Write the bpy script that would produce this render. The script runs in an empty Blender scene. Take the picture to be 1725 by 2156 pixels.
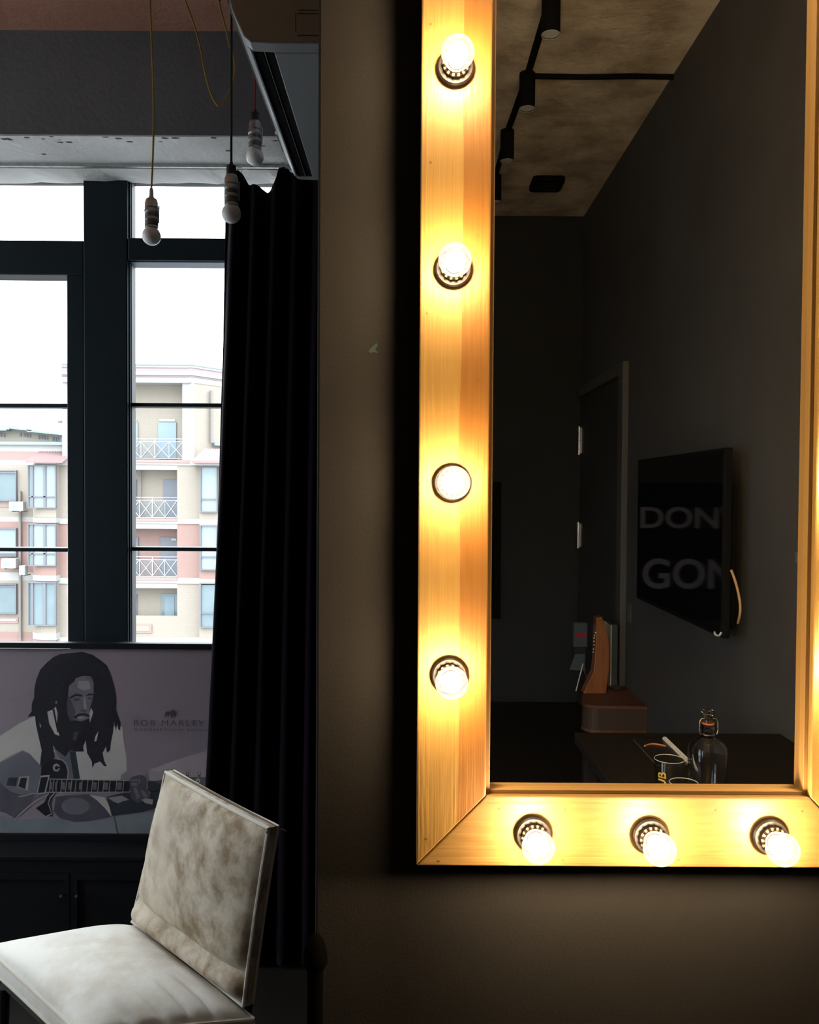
import bpy, bmesh, math, random
from mathutils import Vector, Matrix

random.seed(7)
scene = bpy.context.scene
C = scene.collection
PI = math.pi

# ------------------------------------------------------------------ camera
W_PX, H_PX, F_PX = 1725.0, 2156.0, 1797.0
CAM_H = 1.38
PITCH, YAW, ROLL = math.radians(-1.35), 0.0, 0.0062
fwd = Vector((math.sin(YAW) * math.cos(PITCH), math.cos(YAW) * math.cos(PITCH), math.sin(PITCH)))
rgt = fwd.cross(Vector((0, 0, 1))).normalized()
upv = rgt.cross(fwd).normalized()
R = Matrix((rgt, upv, -fwd)).transposed() @ Matrix.Rotation(ROLL, 3, 'Z')
cam_d = bpy.data.cameras.new('camera')
cam_d.sensor_fit = 'HORIZONTAL'
cam_d.sensor_width = 36.0
cam_d.lens = 36.0 * F_PX / W_PX
cam_d.clip_start = 0.05
cam_d.clip_end = 500
cam = bpy.data.objects.new('camera', cam_d)
cam.matrix_world = Matrix.Translation((0, 0, CAM_H)) @ R.to_4x4()
C.objects.link(cam)
scene.camera = cam


def P(x, y, Y):
    """world point that the photo shows at (x, y), at the depth plane Y"""
    d = R @ Vector(((x - W_PX / 2) / F_PX, -(y - H_PX / 2) / F_PX, -1.0))
    return Vector((0, 0, CAM_H)) + d * (Y / d.y)


# ------------------------------------------------------------------ world: overcast sky, brighter towards the zenith
SKY_H = 5.2
world = bpy.data.worlds.new('overcast_sky')
scene.world = world
world.use_nodes = True
nt = world.node_tree
nt.nodes.clear()
wo = nt.nodes.new('ShaderNodeOutputWorld')
bg = nt.nodes.new('ShaderNodeBackground')
geo = nt.nodes.new('ShaderNodeTexCoord')
sep = nt.nodes.new('ShaderNodeSeparateXYZ')
mx = nt.nodes.new('ShaderNodeMath'); mx.operation = 'MAXIMUM'; mx.inputs[1].default_value = 0.0
ml = nt.nodes.new('ShaderNodeMath'); ml.operation = 'MULTIPLY_ADD'
ml.inputs[1].default_value = 2.0 * SKY_H; ml.inputs[2].default_value = SKY_H
nt.links.new(geo.outputs['Generated'], sep.inputs[0])
nt.links.new(sep.outputs['Z'], mx.inputs[0])
nt.links.new(mx.outputs[0], ml.inputs[0])
bg.inputs['Color'].default_value = (0.92, 0.97, 1.0, 1)
nt.links.new(ml.outputs[0], bg.inputs['Strength'])
nt.links.new(bg.outputs[0], wo.inputs[0])

BULB_STRENGTH = 500.0
vs = scene.view_settings
vs.view_transform = 'Standard'
vs.look = 'None'
vs.gamma = 1.0
vs.use_curve_mapping = False
vs.exposure = 0.0
cy = scene.cycles
cy.use_denoising = True
cy.max_bounces = 10
cy.transparent_max_bounces = 16
cy.sample_clamp_indirect = 4.0
cy.caustics_refractive = False
cy.blur_glossy = 0.3


# ------------------------------------------------------------------ materials
def new_mat(name):
    m = bpy.data.materials.new(name)
    m.use_nodes = True
    n = m.node_tree
    b = n.nodes['Principled BSDF']
    return m, n, b


def noise_node(n, scale, detail=4, rough=0.55, mapping=None, dist=0.0):
    tc = n.nodes.new('ShaderNodeTexCoord')
    src = tc.outputs['Object']
    if mapping is not None:
        mp = n.nodes.new('ShaderNodeMapping')
        mp.inputs['Scale'].default_value = mapping
        n.links.new(src, mp.inputs['Vector'])
        src = mp.outputs['Vector']
    t = n.nodes.new('ShaderNodeTexNoise')
    t.inputs['Scale'].default_value = scale
    t.inputs['Detail'].default_value = detail
    t.inputs['Roughness'].default_value = rough
    t.inputs['Distortion'].default_value = dist
    n.links.new(src, t.inputs['Vector'])
    return t


def ramp(n, src, stops):
    r = n.nodes.new('ShaderNodeValToRGB')
    el = r.color_ramp.elements
    while len(el) < len(stops):
        el.new(0.5)
    for e, (p, c) in zip(el, stops):
        e.position = p
        e.color = (c[0], c[1], c[2], 1)
    n.links.new(src, r.inputs['Fac'])
    return r


def mat(name, col, rough=0.6, metal=0.0, col2=None, scale=8.0, bump=0.0, bscale=None, mapping=None, spec=0.5,
        lo=0.35, hi=0.65, detail=4, coat=0.0):
    m, n, b = new_mat(name)
    b.inputs['Base Color'].default_value = (*col, 1)
    b.inputs['Roughness'].default_value = rough
    b.inputs['Metallic'].default_value = metal
    b.inputs['Specular IOR Level'].default_value = spec
    if coat:
        b.inputs['Coat Weight'].default_value = coat
        b.inputs['Coat Roughness'].default_value = 0.06
    if col2 is not None:
        t = noise_node(n, scale, detail, mapping=mapping)
        r = ramp(n, t.outputs['Fac'], [(lo, col), (hi, col2)])
        n.links.new(r.outputs['Color'], b.inputs['Base Color'])
    if bump:
        t2 = noise_node(n, bscale or scale * 4, 5, 0.6, mapping)
        bp = n.nodes.new('ShaderNodeBump')
        bp.inputs['Strength'].default_value = bump
        bp.inputs['Distance'].default_value = 0.01
        n.links.new(t2.outputs['Fac'], bp.inputs['Height'])
        n.links.new(bp.outputs['Normal'], b.inputs['Normal'])
    return m


def clear_mat(name, tint=(0.97, 0.98, 0.98), gloss=0.07, rough=0.02, fres=False):
    """thin clear glass: light passes straight through, some of it mirrors"""
    m = bpy.data.materials.new(name)
    m.use_nodes = True
    n = m.node_tree
    n.nodes.clear()
    o = n.nodes.new('ShaderNodeOutputMaterial')
    mixs = n.nodes.new('ShaderNodeMixShader')
    tr = n.nodes.new('ShaderNodeBsdfTransparent')
    tr.inputs['Color'].default_value = (*tint, 1)
    gl = n.nodes.new('ShaderNodeBsdfGlossy')
    gl.inputs['Roughness'].default_value = rough
    mixs.inputs[0].default_value = gloss
    if fres:
        lw = n.nodes.new('ShaderNodeLayerWeight')
        lw.inputs['Blend'].default_value = 0.5
        pw = n.nodes.new('ShaderNodeMath'); pw.operation = 'POWER'; pw.inputs[1].default_value = 4.0
        k = n.nodes.new('ShaderNodeMath'); k.operation = 'MULTIPLY_ADD'
        k.inputs[1].default_value = 0.8; k.inputs[2].default_value = 0.05
        n.links.new(lw.outputs['Facing'], pw.inputs[0])
        n.links.new(pw.outputs[0], k.inputs[0])
        n.links.new(k.outputs[0], mixs.inputs[0])
    n.links.new(tr.outputs[0], mixs.inputs[1])
    n.links.new(gl.outputs[0], mixs.inputs[2])
    n.links.new(mixs.outputs[0], o.inputs['Surface'])
    return m


def emit_mat(name, col, strength):
    m = bpy.data.materials.new(name)
    m.use_nodes = True
    n = m.node_tree
    n.nodes.clear()
    o = n.nodes.new('ShaderNodeOutputMaterial')
    e = n.nodes.new('ShaderNodeEmission')
    e.inputs['Color'].default_value = (*col, 1)
    e.inputs['Strength'].default_value = strength
    n.links.new(e.outputs[0], o.inputs['Surface'])
    return m


def wood_mat(name, axis, light, dark, split=None, ridged=True):
    """glued pine board; axis = index of the board's length; split = (axis, position, light2, dark2)"""
    m, n, b = new_mat(name)
    b.inputs['Roughness'].default_value = 0.5
    tc = n.nodes.new('ShaderNodeTexCoord')
    sx = n.nodes.new('ShaderNodeSeparateXYZ')
    n.links.new(tc.outputs['Object'], sx.inputs[0])
    sc = [60.0, 60.0, 60.0]
    sc[axis] = 0.8
    mp = n.nodes.new('ShaderNodeMapping')
    mp.inputs['Scale'].default_value = sc
    n.links.new(tc.outputs['Object'], mp.inputs['Vector'])
    t = n.nodes.new('ShaderNodeTexNoise')
    t.inputs['Scale'].default_value = 3.0
    t.inputs['Detail'].default_value = 6
    t.inputs['Roughness'].default_value = 0.65
    t.inputs['Distortion'].default_value = 0.15
    n.links.new(mp.outputs['Vector'], t.inputs['Vector'])
    # broad cathedral figure
    sc2 = [7.0, 7.0, 7.0]
    sc2[axis] = 0.7
    mp2 = n.nodes.new('ShaderNodeMapping')
    mp2.inputs['Scale'].default_value = sc2
    n.links.new(tc.outputs['Object'], mp2.inputs['Vector'])
    t2 = n.nodes.new('ShaderNodeTexNoise')
    t2.inputs['Scale'].default_value = 2.2
    t2.inputs['Detail'].default_value = 1
    n.links.new(mp2.outputs['Vector'], t2.inputs['Vector'])
    k = n.nodes.new('ShaderNodeMath'); k.operation = 'MULTIPLY'; k.inputs[1].default_value = 95.0
    n.links.new(t2.outputs['Fac'], k.inputs[0])
    s = n.nodes.new('ShaderNodeMath'); s.operation = 'SINE'
    n.links.new(k.outputs[0], s.inputs[0])
    a = n.nodes.new('ShaderNodeMath'); a.operation = 'MULTIPLY_ADD'
    a.inputs[1].default_value = 0.05 if axis == 2 else 0.10
    n.links.new(s.outputs[0], a.inputs[0])
    n.links.new(t.outputs['Fac'], a.inputs[2])
    r = ramp(n, a.outputs[0], [(0.25, dark), (0.62, light)])
    colout = r.outputs['Color']
    if split:
        ax, pos, l2, d2 = split
        r2 = ramp(n, a.outputs[0], [(0.25, d2), (0.62, l2)])
        wv = n.nodes.new('ShaderNodeTexNoise')
        wv.inputs['Scale'].default_value = 1.6
        wv.inputs['Detail'].default_value = 1
        mpw = n.nodes.new('ShaderNodeMapping')
        s3 = [0.0, 0.0, 0.0]; s3[axis] = 1.5
        mpw.inputs['Scale'].default_value = s3
        n.links.new(tc.outputs['Object'], mpw.inputs['Vector'])
        n.links.new(mpw.outputs['Vector'], wv.inputs['Vector'])
        off = n.nodes.new('ShaderNodeMath'); off.operation = 'MULTIPLY_ADD'
        off.inputs[1].default_value = 0.016; off.inputs[2].default_value = pos - 0.008
        n.links.new(wv.outputs['Fac'], off.inputs[0])
        cmp_ = n.nodes.new('ShaderNodeMath'); cmp_.operation = 'GREATER_THAN'
        n.links.new(sx.outputs[ax], cmp_.inputs[0])
        n.links.new(off.outputs[0], cmp_.inputs[1])
        mxc = n.nodes.new('ShaderNodeMix'); mxc.data_type = 'RGBA'
        n.links.new(cmp_.outputs[0], mxc.inputs[0])
        n.links.new(r.outputs['Color'], mxc.inputs[6])
        n.links.new(r2.outputs['Color'], mxc.inputs[7])
        colout = mxc.outputs[2]
    n.links.new(colout, b.inputs['Base Color'])
    bp = n.nodes.new('ShaderNodeBump')
    bp.inputs['Strength'].default_value = 0.4 if ridged else 0.15
    bp.inputs['Distance'].default_value = 0.0025
    n.links.new(a.outputs[0], bp.inputs['Height'])
    n.links.new(bp.outputs['Normal'], b.inputs['Normal'])
    return m


M = {}
M['wall'] = mat('dark_plaster', (0.0205, 0.0190, 0.0190), 0.85, col2=(0.0245, 0.0228, 0.0228), scale=3.0, bump=0.12, bscale=190, spec=0.12)
M['wall_dark'] = mat('charcoal_plaster', (0.058, 0.056, 0.056), 0.7, col2=(0.072, 0.070, 0.070), scale=2.0, bump=0.12, bscale=160)
M['wall_black'] = mat('black_plaster', (0.014, 0.016, 0.017), 0.8, col2=(0.018, 0.020, 0.021), scale=2.0, bump=0.2, bscale=120)
M['concrete_ceiling'] = mat('mottled_concrete', (0.40, 0.315, 0.22), 0.85, col2=(0.74, 0.62, 0.46), scale=4.5, bump=0.8, bscale=24, lo=0.38, hi=0.62, detail=9)
M['beam'] = mat('grey_concrete', (0.125, 0.130, 0.145), 0.85, col2=(0.17, 0.175, 0.19), scale=2.2, bump=0.15, bscale=70, detail=8)
M['ceiling_warm'] = mat('terracotta_plaster', (0.34, 0.15, 0.095), 0.85, col2=(0.42, 0.20, 0.13), scale=3.0, bump=0.4, bscale=30)
M['white_plaster'] = mat('white_plaster', (0.72, 0.71, 0.70), 0.85, col2=(0.82, 0.81, 0.80), scale=6.0, bump=0.5, bscale=40)
M['chip'] = mat('chipped_plaster', (0.12, 0.12, 0.12), 0.9)
M['floor'] = mat('dark_floorboards', (0.010, 0.008, 0.007), 0.5, col2=(0.020, 0.015, 0.012), scale=3, mapping=(14, 0.8, 1), bump=0.1)
M['teal'] = mat('dark_teal_paint', (0.0035, 0.012, 0.018), 0.5, col2=(0.005, 0.015, 0.022), scale=5, spec=0.25)
M['teal_lit'] = mat('teal_daylit_bead', (0.045, 0.12, 0.18), 0.4)
M['pane'] = clear_mat('window_glass', (0.96, 0.98, 0.985), 0.05)
M['black'] = mat('black_plastic', (0.012, 0.012, 0.013), 0.4)
M['black_matt'] = mat('black_matt_paint', (0.006, 0.006, 0.007), 0.8, spec=0.08)
M['black_wood'] = mat('black_stained_wood', (0.0045, 0.005, 0.007), 0.5, col2=(0.007, 0.008, 0.011), scale=2, mapping=(1, 1, 12), spec=0.25)
M['metal'] = mat('brushed_metal', (0.50, 0.50, 0.51), 0.3, 1.0)
M['metal_dark'] = mat('worn_nickel', (0.42, 0.43, 0.43), 0.35, 0.85, col2=(0.55, 0.58, 0.58), scale=60)
M['ac_white'] = mat('ac_plastic', (0.30, 0.31, 0.32), 0.4)
M['ac_line'] = mat('ac_groove', (0.05, 0.05, 0.055), 0.6)
M['mirror'] = mat('silvered_glass', (0.86, 0.88, 0.87), 0.0, 1.0)
LIGHT, DARK = (0.25, 0.145, 0.036), (0.22, 0.120, 0.026)
L2, D2 = (0.20, 0.085, 0.0125), (0.165, 0.066, 0.008)
M['trim_wood_v'] = wood_mat('planed_pine_upright', 2, (0.235, 0.137, 0.044), (0.20, 0.108, 0.03), ridged=False)
M['trim_wood_h'] = wood_mat('planed_pine_level', 0, (0.235, 0.137, 0.044), (0.20, 0.108, 0.03), ridged=False)
def globe_mat():
    m = clear_mat('bulb_glass', (0.97, 0.95, 0.92), 0.06, 0.02, fres=True)
    n = m.node_tree
    o = next(q for q in n.nodes if q.type == 'OUTPUT_MATERIAL')
    src = o.inputs['Surface'].links[0].from_socket
    # only the outer side of the globe mirrors (its faces point inwards)
    mixn = src.node
    fac = mixn.inputs[0].links[0].from_socket
    gm = n.nodes.new('ShaderNodeNewGeometry')
    mul = n.nodes.new('ShaderNodeMath'); mul.operation = 'MULTIPLY'
    n.links.new(gm.outputs['Backfacing'], mul.inputs[0])
    n.links.new(fac, mul.inputs[1])
    n.links.new(mul.outputs[0], mixn.inputs[0])
    add = n.nodes.new('ShaderNodeAddShader')
    e = n.nodes.new('ShaderNodeEmission')
    e.inputs['Color'].default_value = (1.0, 0.86, 0.72, 1)
    lw = n.nodes.new('ShaderNodeLayerWeight')
    lw.inputs['Blend'].default_value = 0.35
    k = n.nodes.new('ShaderNodeMath'); k.operation = 'MULTIPLY_ADD'
    k.inputs[1].default_value = 0.55; k.inputs[2].default_value = 0.30
    n.links.new(lw.outputs['Facing'], k.inputs[0])
    n.links.new(k.outputs[0], e.inputs['Strength'])
    n.links.new(src, add.inputs[0])
    n.links.new(e.outputs[0], add.inputs[1])
    n.links.new(add.outputs[0], o.inputs['Surface'])
    return m


M['globe'] = globe_mat()
M['core'] = emit_mat('glowing_filament', (1.0, 0.73, 0.42), BULB_STRENGTH)
M['bake'] = mat('brown_bakelite', (0.010, 0.0065, 0.005), 0.45, spec=0.25)
M['opal'] = mat('opal_bulb', (0.9, 0.9, 0.9), 0.25)
M['cord_yellow'] = mat('mustard_fabric_cord', (0.42, 0.26, 0.045), 0.8, bump=0.5, bscale=400)
M['cord_black'] = mat('black_fabric_cord', (0.012, 0.012, 0.012), 0.8)
M['cord_red'] = mat('red_fabric_cord', (0.22, 0.02, 0.02), 0.8)
M['grey_plastic'] = mat('pale_plastic', (0.5, 0.52, 0.54), 0.45)
M['band_grey'] = mat('dull_grey_band', (0.16, 0.17, 0.17), 0.45, 0.5)
M['nail'] = mat('nail_head', (0.12, 0.06, 0.015), 0.5)


# ------------------------------------------------------------------ mesh helpers
ORIG = {}


class MB:
    def __init__(self):
        self.v, self.f, self.mi = [], [], []

    def add(self, verts, faces, mi=0):
        o = len(self.v)
        self.v += [Vector(p) for p in verts]
        self.f += [tuple(i + o for i in f) for f in faces]
        self.mi += [mi] * len(faces)
        return self

    def box(self, x0, x1, y0, y1, z0, z1, mi=0):
        x0, x1 = min(x0, x1), max(x0, x1)
        y0, y1 = min(y0, y1), max(y0, y1)
        z0, z1 = min(z0, z1), max(z0, z1)
        vs_ = [(x0, y0, z0), (x1, y0, z0), (x1, y1, z0), (x0, y1, z0), (x0, y0, z1), (x1, y0, z1), (x1, y1, z1), (x0, y1, z1)]
        return self.add(vs_, [(0, 3, 2, 1), (4, 5, 6, 7), (0, 1, 5, 4), (1, 2, 6, 5), (2, 3, 7, 6), (3, 0, 4, 7)], mi)

    def pbox(self, x0, x1, y0, y1, Y0, Y1, mi=0):
        """box whose front face (at depth Y0) covers the photo rectangle x0..x1, y0..y1"""
        xm_ = min(max((x0 + x1) / 2, 0), 480)
        ym_ = (y0 + min(y1, 1400)) / 2
        return self.box(P(x0, ym_, Y0).x, P(x1, ym_, Y0).x, Y0, Y1, P(xm_, y0, Y0).z, P(xm_, y1, Y0).z, mi)

    def prism(self, pts, d, mi=0):
        """closed outline pts swept along vector d"""
        n = len(pts)
        d = Vector(d)
        pts = [Vector(p) for p in pts]
        nrm = Vector((0, 0, 0))
        for i in range(n):
            nrm += pts[i].cross(pts[(i + 1) % n])
        if nrm.dot(d) > 0:
            pts = pts[::-1]
        fs = [tuple(range(n)), tuple(range(2 * n - 1, n - 1, -1))]
        for i in range(n):
            j = (i + 1) % n
            fs.append((i, n + i, n + j, j))
        return self.add(pts + [p + d for p in pts], fs, mi)

    def tube(self, path, r, n=8, mi=0, caps=True):
        path = [Vector(p) for p in path]
        rs = r if isinstance(r, (list, tuple)) else [r] * len(path)
        vs_, fs = [], []
        ref = None
        for i, p in enumerate(path):
            t = (path[min(i + 1, len(path) - 1)] - path[max(i - 1, 0)])
            t.normalize()
            if ref is None:
                ref = Vector((0, 0, 1)) if abs(t.z) < 0.9 else Vector((1, 0, 0))
            a = t.cross(ref)
            if a.length < 1e-5:
                a = t.cross(Vector((0, 1, 0)))
            a.normalize()
            b = t.cross(a).normalized()
            ref = b.cross(t) if False else ref
            for k in range(n):
                an = 2 * PI * k / n
                vs_.append(p + a * math.cos(an) * rs[i] + b * math.sin(an) * rs[i])
        for i in range(len(path) - 1):
            for k in range(n):
                k2 = (k + 1) % n
                fs.append((i * n + k, (i + 1) * n + k, (i + 1) * n + k2, i * n + k2))
        if caps:
            fs.append(tuple(range(n)))
            m_ = (len(path) - 1) * n
            fs.append(tuple(m_ + k for k in range(n - 1, -1, -1)))
        return self.add(vs_, fs, mi)

    def lathe(self, prof, o, ax='z', n=24, mi=0, caps=True):
        """prof: list of (radius, height) turned around an axis through o"""
        o = Vector(o)
        vs_, fs = [], []
        for (r, h) in prof:
            for k in range(n):
                an = 2 * PI * k / n
                c, s = math.cos(an) * r, math.sin(an) * r
                if ax == 'z':
                    q = Vector((c, s, h))
                elif ax == 'y':
                    q = Vector((c, h, -s))
                else:
                    q = Vector((h, c, s))
                vs_.append(o + q)
        for i in range(len(prof) - 1):
            for k in range(n):
                k2 = (k + 1) % n
                fs.append((i * n + k, i * n + k2, (i + 1) * n + k2, (i + 1) * n + k))
        if caps and prof[0][0] > 1e-6:
            fs.append(tuple(range(n - 1, -1, -1)))
        if caps and prof[-1][0] > 1e-6:
            m_ = (len(prof) - 1) * n
            fs.append(tuple(m_ + k for k in range(n)))
        return self.add(vs_, fs, mi)

    def grid(self, fn, nu, nv, mi=0):
        vs_ = [fn(i / nu, j / nv) for j in range(nv + 1) for i in range(nu + 1)]
        fs = [(j * (nu + 1) + i, j * (nu + 1) + i + 1, (j + 1) * (nu + 1) + i + 1, (j + 1) * (nu + 1) + i) for j in range(nv) for i in range(nu)]
        return self.add(vs_, fs, mi)

    def mesh(self, name, mats, origin=Vector((0, 0, 0)), smooth=False):
        me = bpy.data.meshes.new(name)
        me.from_pydata([tuple(p - origin) for p in self.v], [], self.f)
        for m_ in (mats if isinstance(mats, (list, tuple)) else [mats]):
            me.materials.append(M[m_] if isinstance(m_, str) else m_)
        me.polygons.foreach_set('material_index', self.mi)
        if smooth:
            me.polygons.foreach_set('use_smooth', [True] * len(self.f))
        me.validate()
        me.update()
        return me

    def build(self, name, mats, parent=None, smooth=False, bevel=0.0, weld=False, origin=None):
        if parent is not None:
            og = ORIG[parent.name]
        elif origin is not None:
            og = Vector(origin)
        else:
            xs = [p.x for p in self.v]; ys = [p.y for p in self.v]; zs = [p.z for p in self.v]
            og = Vector(((min(xs) + max(xs)) / 2, (min(ys) + max(ys)) / 2, min(zs)))
        me = self.mesh(name, mats, og, smooth)
        o = bpy.data.objects.new(name, me)
        C.objects.link(o)
        if parent is not None:
            o.parent = parent
        else:
            o.location = og
        ORIG[o.name] = og
        if bevel:
            b = o.modifiers.new('bevel', 'BEVEL')
            b.width = bevel
            b.segments = 2
            b.limit_method = 'ANGLE'
            b.angle_limit = math.radians(40)
        if smooth and not bevel:
            o.modifiers.new('edges', 'EDGE_SPLIT').split_angle = math.radians(42)
        return o


def thing(name, label, cat, loc, group=None):
    o = bpy.data.objects.new(name, None)
    o.empty_display_size = 0.05
    C.objects.link(o)
    o.location = loc
    ORIG[o.name] = Vector(loc)
    o['label'] = label
    o['category'] = cat
    if group:
        o['group'] = group
    return o


def tag(o, label, cat, group=None):
    o['label'] = label
    o['category'] = cat
    if group:
        o['group'] = group
    return o


def struct(o, label=None):
    o['kind'] = 'structure'
    if label:
        o['label'] = label
    return o


def sroot(name, loc, label=None):
    o = bpy.data.objects.new(name, None)
    o.empty_display_size = 0.05
    C.objects.link(o)
    o.location = loc
    ORIG[o.name] = Vector(loc)
    return struct(o, label)


def inst(name, me, loc, parent, rot=None):
    """object with shared mesh data at world position loc under parent"""
    o = bpy.data.objects.new(name, me)
    C.objects.link(o)
    o.parent = parent
    o.location = Vector(loc) - ORIG[parent.name]
    if rot:
        o.rotation_euler = rot
    ORIG[o.name] = Vector(loc)
    return o


def text_mesh(s, size, m, space=1.0, extrude=0.0, offset=0.0, align='CENTER'):
    cu = bpy.data.curves.new('lettering', 'FONT')
    cu.body = s
    cu.size = size
    cu.space_character = space
    cu.extrude = extrude
    cu.offset = offset
    cu.align_x = align
    cu.align_y = 'CENTER'
    t = bpy.data.objects.new('lettering_tmp', cu)
    C.objects.link(t)
    dg = bpy.context.evaluated_depsgraph_get()
    me = bpy.data.meshes.new_from_object(t.evaluated_get(dg))
    bpy.data.objects.remove(t)
    bpy.data.curves.remove(cu)
    me.materials.clear()
    me.materials.append(M[m] if isinstance(m, str) else m)
    return me


# ------------------------------------------------------------------ planes of the room
Y_FRAME, Y_GLASS, Y_WALL = 1.200, 1.225, 1.255
X_EDGE = P(667, 1000, Y_WALL).x           # free edge of the mirror wall
X_R, X_L = 1.122, -2.60
Y_BACK = -3.15
Z_CEIL = 3.18
Y_BEAM, Y_RAIL, Y_WIN = 2.30, 2.50, 2.62
Z_ALC = P(300, 65, Y_BEAM).z
Z_SOF = P(300, 287, Y_BEAM).z
Z_HEAD = P(300, 356, Y_RAIL).z


def mir(x, y, D):
    """real position of a point that the mirror shows at (x, y), D = length of the light path in depth"""
    p = P(x, y, D)
    return Vector((p.x, 2 * Y_GLASS - p.y, p.z))


# ------------------------------------------------------------------ setting
struct(MB().box(X_L - .2, X_R + .2, Y_BACK - .2, 2.95, -.12, 0).build('floor', 'floor'))
struct(MB().box(X_L - .2, X_R + .2, Y_BACK - .2, Y_WALL, Z_CEIL, Z_CEIL + .15).build('ceiling', 'concrete_ceiling'))
struct(MB().box(X_L - .2, X_EDGE, Y_WALL, 2.95, Z_ALC, Z_CEIL + .15).build('ceiling_alcove', 'ceiling_warm'))
struct(MB().box(X_EDGE, X_R + .2, Y_WALL, 2.95, 0, Z_CEIL + .15).build('wall_mirror_side', 'wall', bevel=0.004))
struct(MB().box(X_R, X_R + .2, Y_BACK - .2, Y_WALL, 0, Z_CEIL).build('wall_right', 'wall_dark'))
struct(MB().box(X_L - .2, X_R, Y_BACK - .2, Y_BACK, 0, Z_CEIL).build('wall_back', 'wall_black'))
# left wall, out of frame, with an added window to brighten the alcove
LW0, LW1, LZ0, LZ1 = 1.30, 2.26, .35, 2.50
wl = sroot('wall_left', (X_L - .1, 0, 0))
for (ya, yb, za, zb) in ((Y_BACK, LW0, 0, Z_CEIL), (LW1, 2.95, 0, Z_CEIL), (LW0, LW1, 0, LZ0), (LW0, LW1, LZ1, Z_CEIL)):
    MB().box(X_L - .2, X_L, ya, yb, za, zb).build('wall_section', 'wall_dark', wl)
added_win = sroot('added_window', (X_L - .1, (LW0 + LW1) / 2, LZ0))
for (ya, yb, za, zb) in ((LW0, LW0 + .06, LZ0, LZ1), (LW1 - .06, LW1, LZ0, LZ1), (LW0 + .06, LW1 - .06, LZ0, LZ0 + .06), (LW0 + .06, LW1 - .06, LZ1 - .06, LZ1), (LW0 + .06, LW1 - .06, 1.9, 1.96)):
    MB().box(X_L - .13, X_L - .06, ya, yb, za, zb).build('frame_bar', 'teal', added_win, bevel=.003)
for (za, zb) in ((LZ0 + .06, 1.9), (1.96, LZ1 - .06)):
    MB().box(X_L - .10, X_L - .094, LW0 + .06, LW1 - .06, za, zb).build('pane', 'pane', added_win)
struct(MB().box(X_L, X_EDGE, Y_BEAM, Y_WIN + .03, Z_SOF + .004, Z_ALC).build('wall_beam', 'beam'))
Z_SILL = 0.66
struct(MB().box(X_L, X_EDGE, Y_WIN - .05, 2.95, 0, Z_SILL).build('wall_under_window', 'wall_dark'))
struct(MB().box(-.36, X_EDGE, Y_WIN - .05, 2.95, Z_SILL, Z_SOF).build('wall_window_side', 'wall_dark'))
struct(MB().box(X_L, X_EDGE, Y_BEAM + .002, Y_RAIL, Z_SOF, Z_SOF + .004).build('trim_1', 'white_plaster'))
# lower plaster lip next to the glass, torn along its outer edge
mb = MB()
pts_l = []
zl = P(300, 386, Y_WIN - .012).z
nseg = 60
for i in range(nseg + 1):
    x = X_L + (X_EDGE - X_L) * i / nseg
    pts_l.append((x, zl + random.uniform(-.004, .004)))
for i in range(nseg):
    (xa, za), (xb, zb) = pts_l[i], pts_l[i + 1]
    mb.add([(xa, Y_RAIL, Z_HEAD), (xb, Y_RAIL, Z_HEAD), (xb, Y_WIN - .012, zb), (xa, Y_WIN - .012, za),
            (xa, Y_RAIL, Z_SOF + .02), (xb, Y_RAIL, Z_SOF + .02), (xb, Y_WIN + .01, zb + .03), (xa, Y_WIN + .01, za + .03)],
           [(0, 3, 2, 1), (3, 7, 6, 2), (0, 1, 5, 4)])
struct(mb.build('trim_2', 'white_plaster'))
struct(MB().box(X_L, X_EDGE, Y_RAIL - .012, Y_RAIL - .002, Z_HEAD + .002, Z_SOF).build('trim_3', 'metal_dark'), 'thin curtain rail under the concrete beam')
# chips knocked out of the plaster soffit
mb = MB()
for i in range(26):
    x = random.uniform(-1.35, -.35)
    y = Y_BEAM + .003 + abs(random.gauss(0, .02)) if i % 3 else random.uniform(Y_BEAM + .02, Y_RAIL - .03)
    r = random.uniform(.002, .007)
    k = 6
    pts = [(x + r * 1.8 * math.cos(2 * PI * a / k) * random.uniform(.6, 1.2), y + r * math.sin(2 * PI * a / k) * random.uniform(.6, 1.2), Z_SOF - .0006) for a in range(k)]
    mb.prism(pts, (0, 0, .0004))
o = mb.build('plaster_chip', 'chip', parent=bpy.data.objects['trim_1'])
o['kind'] = 'stuff'

M['scuff'] = mat('green_scuff', (0.022, 0.042, 0.034), 0.8)
wm = bpy.data.objects['wall_mirror_side']
sc_ = [P(x, y, Y_WALL - .0004) for (x, y) in ((776, 739), (786, 728), (793, 722), (796, 728), (790, 734), (797, 744), (788, 741), (780, 743))]
MB().prism(sc_, (0, .0006, 0)).build('paint_scuff', 'scuff', wm)

# ---- window
win = sroot('window_1', (-1.2, Y_WIN, Z_SILL))
YF0, YF1 = Y_WIN - .03, Y_WIN + .05


def wbar(name, x0, x1, y0, y1, m='teal', Ya=YF0, Yb=YF1, bevel=.004):
    return MB().pbox(x0, x1, y0, y1, Ya, Yb).build(name, m, win, bevel=bevel)


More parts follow.
